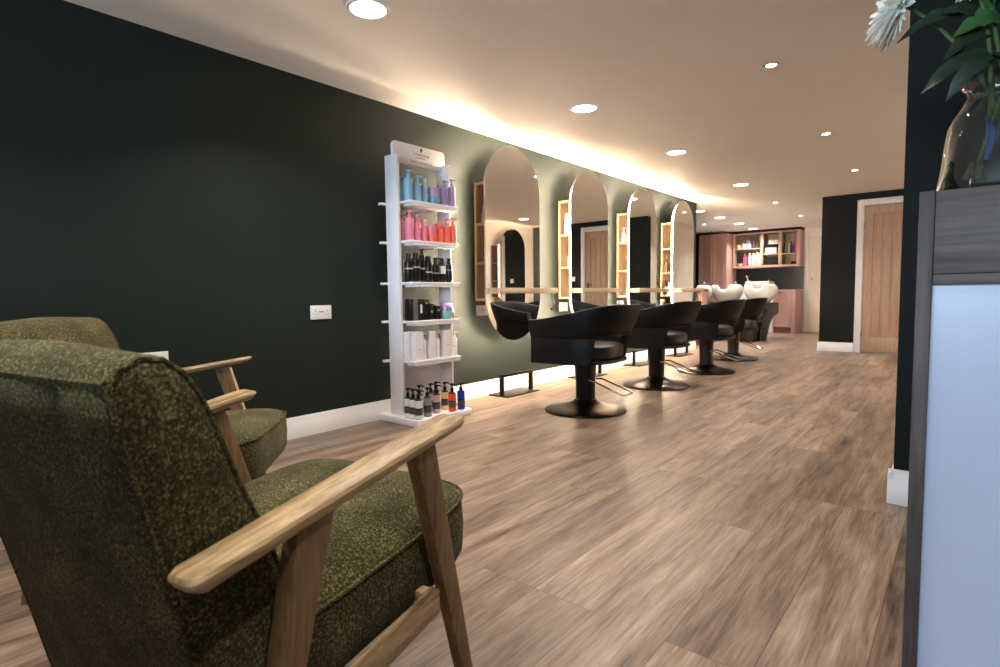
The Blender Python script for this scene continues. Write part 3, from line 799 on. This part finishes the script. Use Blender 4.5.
carton((.255, 2.768, z), .045, .046, .10, blk, 'smallest black box beside the glittery ball on the fourth shelf', g4, [(-.009, .009, .06, .07, silver)])
t = thing('gift_bauble', 'clear round gift ball with purple and mint contents on the fourth shelf', 'gift ball', (.252, 2.868, z))
m_bag = plain('glitter_bag', rgb(178, 150, 196), .25, .3, vary=.5, vscale=60)
MB().lathe([(0, 0), (.035, 0), (.048, .012), (.053, .03), (.053, .056), (0, .056)], 24).build('lower_half', colmat(130, 196, 186, .3), t)
MB().lathe([(.053, .0562), (.055, .066), (.052, .085), (.043, .103), (.026, .116), (0, .122)], 24).build('upper_half', m_bag, t)
MB().box(.035, .05, .012, .035, .01, .05, .004).build('red_token', colmat(216, 70, 56), t)
g5 = 'white products on the lowest shelf'; z = TZ[4]+.0005
carton((.235, 2.506, z), .05, .02, .196, wht, 'thin white box at the left end of the white shelf', g5)
carton((.255, 2.562, z), .085, .072, .198, colmat(236, 234, 236), 'largest white box with a faint blue mark on the white shelf', g5, [(-.012, .012, .07, .075, colmat(150, 170, 210))])
pump_bottle('pump_bottle', (.268, 2.622, z), .021, .138, wht, 'white pump bottle between the two left white boxes', g5, hp=.045, lab=[(.06, .064, colmat(170, 190, 215))])
carton((.258, 2.692, z), .07, .056, .192, colmat(234, 228, 222), 'white box with a faint green mark in the middle of the white shelf', g5, [(-.01, .01, .07, .074, colmat(176, 196, 186))])
pump_bottle('pump_bottle', (.27, 2.752, z), .020, .138, wht, 'white pump bottle in the middle of the white shelf', g5, hp=.042)
carton((.262, 2.835, z), .07, .064, .186, colmat(236, 226, 222), 'white box with a faint red mark on the white shelf', g5, [(-.013, .013, .085, .09, colmat(230, 120, 110))])
pump_bottle('pump_bottle', (.285, 2.917, z), .018, .135, wht, 'white bottle with a faint red mark at the right end of the white shelf', g5, hp=.04, lab=[(.07, .074, colmat(230, 130, 120))])
g6 = 'colour shampoo bottles on the plinth'; z = .0455
def cb_(x, y, col, label):
    m = colmat(*col)
    return pump_bottle('shampoo_bottle', (x, y, z), .0265, .138, blk, label, g6, pump='black_plastic', hp=.058,
                       lab=[(.003, .03, m), (.078, .128, m), (.034, .068, colmat(70, 70, 72))])
cb_(.27, 2.472, (226, 228, 232), 'black pump bottle with a white label at the left end of the plinth')
cb_(.326, 2.468, (232, 232, 236), 'black pump bottle with a white label, second from left on the plinth')
cb_(.384, 2.464, (224, 224, 224), 'frontmost black pump bottle with a white label on the plinth')
cb_(.361, 2.565, (132, 134, 140), 'black pump bottle with a grey label on the plinth')
cb_(.325, 2.683, (206, 156, 158), 'black pump bottle with a dusty pink label on the plinth')
cb_(.285, 2.806, (226, 206, 130), 'black pump bottle with a yellow label on the plinth')
cb_(.376, 2.788, (236, 74, 34), 'black pump bottle with an orange red label on the plinth')
cb_(.38, 2.874, (28, 48, 176), 'black pump bottle with a royal blue label at the right end of the plinth')
cb_(.24, 2.60, (180, 180, 184), 'black pump bottle in the back row, behind the white labelled ones')
cb_(.25, 2.70, (170, 160, 160), 'black pump bottle in the back row, behind the grey labelled one')
cb_(.22, 2.78, (190, 170, 170), 'black pump bottle in the back row, behind the dusty pink labelled one')

# small items in the oak box shelves
y2, y3, y4 = stations[1:]
clr = colmat(222, 214, 206, .15)
t = thing('leaflet', 'white folded card leaning in the upper tier of the second box shelf', 'leaflet', (.09, y2-.235, 1.4555))
MB().box(-.05, .045, -.003, .003, 0, .21, .0008, 1, Matrix.Rotation(-.1, 4, 'X')).build('front_sheet', 'white', t)
MB().box(-.05, .045, -.003, .003, 0, .20, .0008, 1, Matrix.Translation((0, .05, 0)) @ Matrix.Rotation(.12, 4, 'X')).build('rear_sheet', 'white', t)
gb = 'bottles in the oak box shelves'
def sb(x, y, z, r, h, mat, lb, st='spray', hp=.04): return pump_bottle('bottle', (x, y, z+.0005), r, h, mat, lb, gb, style=st, hp=hp)
sb(.10, y2-.215, 1.137, .027, .12, clr, 'clear bottle with pointed cap in the middle tier of the second box shelf', 'pump', .07)
sb(.065, y3-.23, 1.455, .022, .11, clr, 'pale bottle with pointed cap, left one in the third box shelf', 'pump', .06)
sb(.12, y3-.22, 1.455, .024, .10, colmat(206, 160, 140), 'rosy bottle, right one in the third box shelf')
sb(.12, y3-.235, .837, .02, .05, wht, 'small white pot at the bottom of the third box shelf')
sb(.06, y4-.23, 1.137, .022, .13, colmat(70, 58, 54), 'left dark bottle in the middle tier of the farthest box shelf', 'pump')
sb(.105, y4-.21, 1.137, .02, .12, colmat(96, 76, 66), 'second dark bottle in the middle tier of the farthest box shelf', 'pump')
sb(.142, y4-.235, 1.137, .017, .10, colmat(84, 66, 60), 'third dark bottle in the middle tier of the farthest box shelf')
sb(.055, y4-.225, .837, .026, .14, blk, 'black brush pot at the bottom of the farthest box shelf')
sb(.10, y4-.235, .837, .018, .12, wht, 'slim white bottle at the bottom of the farthest box shelf')
sb(.138, y4-.23, .837, .018, .12, colmat(120, 40, 44), 'dark red bottle at the bottom of the farthest box shelf')
sb(.06, stations[0]-.22, 1.455, .025, .09, colmat(190, 176, 160), 'small pale pot in the upper tier of the nearest box shelf')

# ------------------------------------------------------------------ pink kitchen at the back
def shaker_front(mb, x0, x1, z0, z1, y, fw=.06):
    """frame-and-panel door facing -Y whose face is at y"""
    mb.box(x0, x0+fw, y, y+.02, z0, z1, .002).box(x1-fw, x1, y, y+.02, z0, z1, .002)
    mb.box(x0+fw, x1-fw, y, y+.02, z0, z0+fw, .002).box(x0+fw, x1-fw, y, y+.02, z1-fw, z1, .002)
    mb.box(x0+fw, x1-fw, y+.01, y+.018, z0+fw, z1-fw)
t = thing('tall_cupboard', 'tall dusty pink cupboard in the back room, left of the open shelves', 'cupboard')
TY = 12.6; tx0, tx1 = -1.5, -.885
MB().box(tx0, tx1, TY+.021, YF-.001, .1, 2.15, .002).build('carcass', 'pink', t)
MB().box(tx0+.01, tx1-.01, TY+.06, YF-.01, 0, .1).build('plinth', 'pink_dark', t)
mid = tx0+.30
for a, b, nm in ((tx0+.003, mid-.002, 'door'), (mid+.002, tx1-.03, 'door')):
    mb = MB(); shaker_front(mb, a, b, .11, 2.14, TY); mb.build(nm, 'pink', t)
MB().box(tx1-.028, tx1, TY, TY+.021, .1, 2.15, .002).build('end_stile', 'pink', t)
# open wall unit
t = thing('wall_cabinet', 'pink wall cabinet with open oak lined compartments of bottles and towels', 'cabinet')
UY = 12.95; ux0, ux1, uz0, uz1 = -.868, .488, 1.385, 2.145
mb = MB(); p = .035
mb.box(ux0, ux0+.03, UY, YF-.001, uz0, uz1, .002).box(ux1-.065, ux1, UY, YF-.001, uz0, uz1, .002)
mb.box(ux0+.03, ux1-.065, UY, YF-.001, uz0, uz0+.04, .002).box(ux0+.03, ux1-.065, UY, YF-.001, uz1-.03, uz1, .002)
mb.build('carcass', 'pink', t)
mb = MB(); a0, a1, b0, b1 = ux0+.03, ux1-.065, uz0+.04, uz1-.03
mb.box(a0, a1, YF-.02, YF-.001, b0, b1).box(a0, a0+.012, UY+.01, YF-.02, b0, b1).box(a1-.012, a1, UY+.01, YF-.02, b0, b1).box(a0, a1, UY+.01, YF-.02, b0, b0+.01)
mb.build('lining', 'oak', t)
for q in ((-.29, -.235), (.065, .13)): MB().box(q[0], q[1], UY+.005, YF-.02, b0+.01, b1, .002).build('divider', 'oak', t)
SB = dict(l=1.81, m=1.672, r=1.668)
for x0, x1, zz in ((a0+.012, -.29, SB['l']), (-.235, .065, SB['m']), (.13, a1-.012, SB['r'])): MB().box(x0, x1, UY+.012, YF-.02, zz-.022, zz, .002).build('shelf_board', 'oak', t)
struct(MB().box(-.885, .50, YF-.008, YF-.0005, .905, 1.384).build('trim_backsplash', 'splash'))
struct(MB().box(tx0, ux1, 12.98, YF, 2.152, H).build('trim_dark_infill', 'black_green'))  # dark infill between the cupboard tops and the ceiling
# base unit
t = thing('base_cabinet', 'dusty pink base cabinet with a small dark knob under the black backsplash', 'cabinet')
BY = 12.62; bx0, bx1, bz = .06, .487, .895
MB().box(bx0, bx1, BY+.021, YF-.009, .12, bz, .002).build('carcass', 'pink', t)
MB().box(bx0+.0, bx1-.07, BY+.07, YF-.01, 0, .12).build('plinth', 'pink_dark', t)
mb = MB(); shaker_front(mb, bx0+.002, bx1-.08, .125, .89, BY, .055); dr = mb.build('door', 'pink', t)
MB().lathe([(0, 0), (.008, 0), (.008, .015), (.016, .02), (.016, .03), (0, .034)], 14, mat=Matrix.Translation((.20, BY, .84)) @ Matrix.Rotation(PI/2, 4, 'X')).build('knob', 'brass', dr)
MB().box(bx1-.076, bx1, BY, BY+.021, 0, bz, .002).build('end_stile', 'pink', t)
MB().box(bx1-.022, bx1, BY+.021, YF-.01, 0, .12).build('end_foot', 'pink', t)
# sink unit left of it
t = thing('sink_unit', 'white sink cabinet against the black backsplash behind the wash basins', 'sink')
MB().box(-.88, .055, BY+.04, YF-.009, 0, .90, .003).build('cabinet', 'white', t)
MB().prism(rrect(-.52, -.02, BY+.04, YF-.2, .05), 'Z', .905, 1.085, .012).build('basin', 'ceramic', t)
t2 = thing('tap', 'tall chrome tap rising over the white sink before the black backsplash', 'tap', (-.60, 13.16, .9005))
MB().lathe([(0, 0), (.025, 0), (.025, .02), (.017, .03), (.017, .30), (0, .30)], 16).build('body', 'chrome', t2)
MB().tube([(0, 0, .29), (0, -.03, .325), (.01, -.10, .33), (.02, -.16, .32), (.02, -.18, .28)], .013).build('spout', 'chrome', t2)
MB().tube([(.015, 0, .20), (.07, 0, .22)], .008).build('lever', 'chrome', t2)
# contents of the open unit
yb = 13.05
gw = 'containers in the pink wall cabinet'
def fb(x, z, r, h, col, lb, st='spray', hp=.04, y=yb): return pump_bottle('bottle', (x, y, z+.0005), r, h, colmat(*col), lb, gw, style=st, hp=hp)
z = SB['l']
def tub(x, z, r, h, col, lb, y=yb): return jar((x, y, z+.0005), r, h, colmat(*col), lb, gw)
tub(-.765, z, .048, .10, (236, 222, 190), 'cream tub at the left of the upper left compartment')
fb(-.722, z, .022, .13, (238, 234, 228), 'white bottle behind the cream tub, upper left compartment', hp=.03, y=13.2)
tub(-.655, z, .05, .11, (226, 228, 236), 'pale blue white tub in the upper left compartment')
tub(-.60, z, .043, .19, (240, 236, 230), 'tall white tub at the back of the upper left compartment', 13.16)
tub(-.551, z, .046, .11, (238, 232, 236), 'pinkish white tub in the upper left compartment')
fb(-.458, z, .042, .13, (58, 60, 68), 'wide dark grey bottle in the upper left compartment', 'spray', .06)
fb(-.394, z, .017, .09, (150, 70, 60), 'small brown bottle in the upper left compartment')
fb(-.357, z, .016, .10, (44, 44, 48), 'small black bottle in the upper left compartment')
fb(-.318, z, .02, .14, (60, 66, 78), 'dark bottle beside the left divider of the upper compartment')
z = uz0+.05
fb(-.80, z, .035, .20, (26, 24, 26), 'black bottle at the left end of the lower left compartment', hp=.10, y=13.14)
fb(-.735, z, .03, .17, (40, 34, 34), 'second black bottle in the lower left compartment', hp=.07, y=13.14)
t = thing('bowl', 'small white bowl in front of the pink bottle in the wall cabinet', 'bowl', (-.712, 12.985, z))
MB().lathe([(0, 0), (.03, 0), (.035, .006), (.062, .05), (.066, .056), (.058, .052), (.03, .012), (0, .010)], 22).build('body', 'ceramic', t); MB().lathe([(.028, -.0), (.032, -.0), (.032, .004), (.028, .004)], 22, (0, 0, .0005)).build('foot_ring', 'ceramic', t)
fb(-.635, z, .045, .20, (226, 84, 112), 'bright pink pump bottle in the lower left compartment', 'pump', .075, 13.08)
for k, (x, c, w_) in enumerate(((-.53, (226, 234, 240), 'bluish white'), (-.455, (240, 226, 222), 'rosy white'), (-.38, (240, 232, 214), 'cream white'), (-.318, (226, 234, 232), 'greenish white'))):
    fb(x, z, .034 if k < 3 else .025, .22 if k != 2 else .25, c, w_+' tall bottle in the lower left compartment', 'spray', .05)
def towel(x, y, z, dx, dy, h, n, mat, label, group):
    t = thing('towel_stack' if False else 'folded_towel', label, 'towel', (x, y, z), 0, group)
    lay = h/n
    for k in range(n):
        MB().box(-dx/2+.004*(k % 2), dx/2-.003*((k+1) % 2), -dy/2, dy/2, k*lay+.0005, (k+1)*lay-.0005, lay*.42, 3).build('fold', mat, t)
    return t
tw = plain('white_towel', rgb(236, 232, 226), .95, bump=.5, bscale=300); tb = plain('black_towel', rgb(24, 24, 27), .95, bump=.5, bscale=300)
gt = 'folded towels in the pink wall cabinet'
towel(-.10, 13.09, SB['m']+.0005, .24, .2, .13, 3, tw, 'white folded towel on the middle shelf board of the wall cabinet', gt)
towel(-.085, 13.10, SB['m']+.131, .27, .2, .07, 2, tb, 'black folded towel between two white ones', gt)
towel(-.05, 13.09, SB['m']+.2015, .20, .19, .10, 2, tw, 'white folded towel on top of the black one', gt)
towel(-.09, 13.09, uz0+.0505, .26, .2, .16, 3, tb, 'black folded towel at the bottom of the middle compartment', gt)
towel(.36, 13.08, uz0+.0505, .13, .18, .06, 2, tb, 'black folded towel in the lower right compartment', gt)
z = SB['r']
fb(.165, z, .028, .16, (22, 22, 22), 'black bottle at the left of the upper right compartment', hp=.05)
fb(.206, z, .020, .10, (110, 116, 52), 'olive bottle in the upper right compartment', hp=.08, y=13.0)
fb(.25, z, .023, .16, (224, 208, 214), 'pale pink bottle with dark cap in the upper right compartment', hp=.05)
fb(.296, z, .020, .18, (30, 30, 34), 'tall black bottle in the upper right compartment', hp=.06)
fb(.340, z, .022, .17, (96, 52, 150), 'purple bottle in the upper right compartment', hp=.06)
fb(.388, z, .023, .17, (232, 84, 30), 'orange bottle at the right of the upper right compartment', hp=.06)
# pink counter behind the end of the mirror wall
t = thing('pink_counter', 'low pink counter with a dark top just past the end of the green wall', 'counter')
MB().box(-.75, -.13, 9.05, 9.29, .08, .885, .003).build('body', 'pink', t)
MB().box(-.74, -.14, 9.07, 9.28, 0, .08).build('plinth', 'pink_dark', t)
MB().box(-.77, -.115, 9.03, 9.30, .885, .915, .004).build('top', 'black_plastic', t)

# ------------------------------------------------------------------ backwash units
def make_backwash():
    t = thing('backwash_unit', '', 'backwash basin', group='white backwash basins in the back room')
    # pedestal body: side profile in (y,z)
    pr = [(-.66, 0), (-.38, 0), (-.33, .05), (-.26, .16), (-.16, .27), (-.02, .36), (.14, .42), (.40, .44), (.42, .46), (.42, .64), (.40, .66), (-.30, .66), (-.42, .50), (-.62, .46)]
    MB().prism(pr, 'X', -.215, .215, .012).build('pedestal', 'black_plastic', t, 45)
    # reclining seat in front
    pr = [(-1.12, .36), (-1.12, .46), (-.62, .42), (-.40, .70), (-.32, .68), (-.52, .34), (-.56, .30)]
    MB().prism(pr, 'X', -.21, .21, .03, 3).build('seat', 'leather', t, 45)
    for s in (-1, 1): MB().prism([(-1.0, .60), (-.40, .62), (-.38, .56), (-.98, .545)], 'X', s*.245-.025, s*.245+.025, .012).build('armrest', 'leather', t)
    MB().box(-.16, .16, -1.0, -.66, 0, .36, .01).build('seat_support', 'black_plastic', t)
    # ceramic bowl with a neck notch at the front
    K = 64
    def outline(z_k, sc):
        out = []
        for k in range(K):
            a = 2*PI*k/K-PI/2; c, s_ = math.cos(a), math.sin(a)
            x = .27*math.copysign(abs(c)**(2/3.0), c)*sc; y = .27*math.copysign(abs(s_)**(2/3.0), s_)*sc
            out.append([x, y, z_k])
        return out
    def notch(x, y, z, top):
        if y < 0:
            d = math.exp(-(x/.08)**4)
            z -= .12*d*top
        return z
    rings = []
    for z, sc, top in ((.66, .50, 0), (.70, .66, 0), (.76, .84, .0), (.83, .95, .1), (.90, 1.0, .35), (.97, 1.01, .8), (1.0, .985, 1), (1.005, .95, 1), (.995, .90, 1), (.95, .86, .8), (.88, .80, .3), (.80, .62, 0), (.77, .35, 0)):
        rings.append([(x, y, notch(x, y, zz, top)-.085*max(0, top)*sm((y+.12)/.36)) for x, y, zz in outline(z, sc)])
    bs = MB().loft(rings, True, True).build('basin', 'ceramic', t, 60)
    MB().tube([(.10, .20, 1.0), (.10, .21, 1.06), (.10, .15, 1.075), (.10, .11, 1.05)], .010).build('tap', 'chrome', t)
    return t
bw = make_backwash()
for k, (x, lb) in enumerate(((.22, 'white ceramic wash basin on the right, with the black pedestal side showing'), (-.375, 'white ceramic wash basin in the middle of the row of three'), (-.97, 'white ceramic wash basin on the left, mostly hidden behind the pink counter'))):
    if k == 0: bw.location = (x, 11.1, 0); bw['label'] = lb
    else: dup(bw, (x, 11.1, 0), label=lb)

# ------------------------------------------------------------------ reception desk, vase, flowers
t = thing('reception_desk', 'grey wood framed reception desk with a pale blue front panel at the right edge', 'reception desk')
dx, dy, dz = 3.062, 1.5, 1.07
MB().box(dx, dx+.027, dy, dy+.05, 0, dz, .002).build('stile', 'desk_wood', t)
MB().box(dx+.0275, 3.95, dy+.003, dy+.05, dz-.175, dz-.001, .002).build('top_band', 'desk_wood_x', t)
MB().box(dx+.0275, 3.95, dy+.0, dy+.05, dz-.198, dz-.1755, .002).build('moulding', 'desk_wood_x', t)
MB().box(dx+.026, 3.95, dy+.022, dy+.035, .0, dz-.196).build('front_panel', 'panel', t)
MB().box(dx+.001, dx+.03, dy+.051, dy+.42, 0, dz-.001, .003).build('side_panel', 'desk_wood', t)
MB().box(dx+.002, 3.95, dy+.0505, dy+.42, dz-.03, dz, .003).build('top', 'desk_wood_x', t)

vx, vy, vz = 3.186, 1.64, dz+.0005
t = thing('glass_vase', 'clear glass vase of water holding the flowers, standing on the reception desk', 'vase', (vx, vy, vz))
po = [(0, 0), (.098, 0), (.103, .006), (.100, .03), (.0955, .06), (.091, .11), (.086, .145), (.078, .165), (.062, .192), (.053, .210), (.055, .222), (.066, .234), (.076, .242)]
pi = [(r-.004, z+.004) for r, z in po[1:]]
MB().lathe(po+[(.073, .243)]+pi[::-1][1:]+[(0, .010)], 40).build('vessel', 'vase_glass', t)
MB().lathe([(0, .011), (.097, .012), (.096, .03), (.0915, .058), (0, .058)], 36).build('water', 'water', t)
def leaf_mb(base, tip, wid, lob=True, droop=.02, nseg=10):
    base, tip = Vector(base), Vector(tip); d = tip-base; L = d.length; u = d.normalized()
    side = u.cross(Vector((.15+.3*R.uniform(-1, 1), -.85, .45)))
    if side.length < .1: side = u.cross(Vector((0, 1, 0)))
    side.normalize(); up = side.cross(u)
    mb = MB()
    def f(tm):
        top = []; 
        for k in range(nseg+1):
            q = k/nseg
            w = wid*math.sin(PI*min(1, q*.97+.03))**.8*(1-.35*q)
            if lob: w *= .70+.42*abs(math.sin(q*PI*3.2))
            c = base+u*L*q+up*(math.sin(q*PI)*.02)-Vector((0, 0, droop*q*q))
            cup = up*(w*.25)
            top.append((c+side*w+cup, c, c-side*w+cup))
        th = up*.0012
        A = [[tm.verts.new(p+th) for p in r] for r in top]; B = [[tm.verts.new(p-th) for p in r] for r in top]
        for k in range(nseg):
            for j in (0, 1):
                tm.faces.new((A[k][j], A[k][j+1], A[k+1][j+1], A[k+1][j])); tm.faces.new((B[k][j], B[k+1][j], B[k+1][j+1], B[k][j+1]))
            tm.faces.new((A[k][0], A[k+1][0], B[k+1][0], B[k][0])); tm.faces.new((A[k][2], B[k][2], B[k+1][2], A[k+1][2]))
    mb._add(f); return mb
def bloom(center, axis, rad, parent):
    """chrysanthemum head: rings of long curved petals"""
    axis = Vector(axis).normalized(); q = axis.to_track_quat('Z', 'Y').to_matrix().to_4x4()
    Mx = Matrix.Translation(center) @ q
    mb = MB(); rr = random.Random(3)
    for ring, (n, elev, ln) in enumerate(((26, -.35, 1.0), (26, -.1, .98), (24, .2, .93), (22, .5, .84), (18, .8, .7), (14, 1.1, .55))):
        for k in range(n):
            a = 2*PI*(k+.5*ring)/n+rr.uniform(-.08, .08); L = rad*ln*rr.uniform(.9, 1.05); e = elev+rr.uniform(-.1, .1); wd = rad*.085
            ca, sa = math.cos(a), math.sin(a); rings = []
            for j in range(6):
                u = j/5; rad_ = rad*.12+L*u*math.cos(e*(1-.4*u)); zz = L*u*math.sin(e)*(1-.25*u)+.12*rad*u*u
                w = wd*math.sin(PI*(.12+.80*u))**.6; tk = .0016
                cx, cy = rad_*ca, rad_*sa
                rings.append([(cx-sa*w, cy+ca*w, zz+w*.5), (cx, cy, zz+tk), (cx+sa*w, cy-ca*w, zz+w*.5), (cx, cy, zz-tk)])
            mb.loft(rings, True, True, mat=Mx)
    mb.build('flower_head', 'petal', parent, 60)
    MB().lathe([(0, -.1*rad), (.2*rad, 0), (.24*rad, .22*rad), (.12*rad, .34*rad), (0, .36*rad)], 14, mat=Mx).build('flower_core', 'petal_core', parent)
    MB().lathe([(.02*rad, -.22*rad), (.2*rad, -.12*rad), (.3*rad, .02*rad), (0, .04*rad)], 12, mat=Mx).build('calyx', 'stem', parent)
def stem_pts(a, b, c, n=10):
    a, b, c = Vector(a), Vector(b), Vector(c)
    return [a*(1-t_)**2+b*2*t_*(1-t_)+c*t_*t_ for t_ in [k/n for k in range(n+1)]]
def flower(name, label, cat, foot, bend, head, rad=None, axis=None, leaves=(), stemmat='stem', r=.004):
    t = thing(name, label, cat, (vx, vy, vz), 0, 'stems in the glass vase')
    MB().tube(stem_pts(foot, bend, head), r, 8).build('stem', stemmat, t)
    if rad: bloom(Vector(head)+Vector(axis).normalized()*rad*.2, axis, rad, t)
    for (b_, tip, w_, mt, lob) in leaves: leaf_mb(b_, tip, w_, lob).build('leaf', mt, t)
    return t
flower('chrysanthemum', 'white chrysanthemum leaning out left over the desk edge', 'flower', (.03, .01, .03), (-.01, 0, .30), (-.168, .02, .452), .088, (-.75, -.25, .30),
       leaves=(((-.055, .01, .40), (-.185, -.01, .385), .022, 'leaf_dark', True), ((-.07, .01, .415), (-.02, -.05, .50), .03, 'leaf_dark', True), ((-.03, .0, .37), (-.11, -.03, .42), .026, 'leaf_dark', True)))
flower('chrysanthemum', 'small white bloom high up among the dark leaves at the photo corner', 'flower', (-.02, .02, .03), (0, .0, .3), (-.045, -.03, .432), .036, (-.2, -.6, .5),
       leaves=(((0, 0, .36), (-.085, -.03, .36), .032, 'leaf', True), ((.0, 0, .33), (.08, -.03, .42), .03, 'leaf_dark', True), ((-.01, 0, .40), (-.06, -.04, .47), .03, 'leaf_dark', True)))
flower('foliage_stem', 'leafy green stem with a big leaf hanging left over the vase', 'foliage', (.05, -.02, .03), (0, 0, .25), (-.02, -.01, .40), leaves=(((-.01, 0, .30), (-.135, -.02, .255), .030, 'leaf_dark', True), ((-.01, 0, .30), (-.09, -.05, .22), .026, 'leaf_dark', True),
       ((-.015, 0, .34), (-.10, -.02, .315), .026, 'leaf_dark', True), ((0, -.01, .28), (.02, -.10, .24), .028, 'leaf_dark', True), ((-.02, -.01, .39), (-.04, -.04, .50), .02, 'leaf', False)))
flower('foliage_stem', 'upright dark leafy stem at the right of the vase', 'foliage', (-.04, -.01, .03), (.02, 0, .25), (.07, -.01, .50), leaves=(((.03, 0, .33), (.10, -.06, .36), .035, 'leaf_dark', True), ((.045, 0, .40), (-.02, -.05, .46), .035, 'leaf_dark', True), ((.05, 0, .42), (.12, -.04, .48), .035, 'leaf_dark', True), ((.02, 0, .28), (.08, -.07, .27), .032, 'leaf_dark', True), ((.06, 0, .46), (.02, -.06, .53), .03, 'leaf_dark', True)))
flower('foliage_stem', 'stem with a blue wrapped base standing in the vase water', 'foliage', (.015, -.05, .03), (.01, -.03, .15), (.02, -.01, .36), stemmat='stem', r=.0045, leaves=(((.012, -.045, .045), (.008, -.030, .19), .014, 'stem_blue', False), ((-.02, -.05, .06), (-.022, -.03, .18), .008, 'stem_blue', False), ((.02, 0, .33), (.04, -.09, .37), .03, 'leaf_dark', True)))

# ------------------------------------------------------------------ daylight through the shop window
w = bpy.data.worlds.new('sky'); S.world = w; w.use_nodes = True
bg = w.node_tree.nodes['Background']
sky = w.node_tree.nodes.new('ShaderNodeTexSky'); sky.sky_type = 'NISHITA'; sky.sun_disc = False; sky.sun_elevation = math.radians(20); sky.sun_rotation = math.radians(200)
w.node_tree.links.new(sky.outputs[0], bg.inputs['Color']); bg.inputs['Strength'].default_value = .05
la = bpy.data.lights.new('window_daylight', 'AREA'); la.shape = 'RECTANGLE'; la.size = WX1-WX0-.1; la.size_y = WZ1-WZ0-.1
la.energy = 265; la.color = (.60, .77, 1)
lo = bpy.data.objects.new('window_daylight', la); C.objects.link(lo); lo.location = ((WX0+WX1)/2, -4.75, (WZ0+WZ1)/2); lo.rotation_euler = (-PI/2, 0, PI)
lo.rotation_euler = (PI/2, 0, 0)

# ------------------------------------------------------------------ camera
cam = bpy.data.cameras.new('camera'); co = bpy.data.objects.new('camera', cam); C.objects.link(co)
yaw, pitch, roll = map(math.radians, (39.77, 3.94, -.706))
fw = Vector((-math.sin(yaw)*math.cos(pitch), math.cos(yaw)*math.cos(pitch), -math.sin(pitch)))
rt = Vector((math.cos(yaw), math.sin(yaw), 0)); up = rt.cross(fw)
r2 = rt*math.cos(roll)+up*math.sin(roll); u2 = up*math.cos(roll)-rt*math.sin(roll)
mt = Matrix((r2, u2, -fw)).transposed().to_4x4(); mt.translation = (3.144, 0, .862)
co.matrix_world = mt
cam.sensor_width = 36; cam.lens = 558.476*36/1000; cam.clip_start = .02
cam.dof.use_dof = True; cam.dof.focus_distance = 2.2; cam.dof.aperture_fstop = 6
S.camera = co
S.view_settings.view_transform = 'Standard'; S.view_settings.look = 'None'; S.view_settings.gamma = 1
S.view_settings.use_curve_mapping = False
S.view_settings.exposure = 0.7
try:
    S.cycles.use_denoising = True; S.cycles.max_bounces = 10; S.cycles.sample_clamp_indirect = 8
except Exception: pass
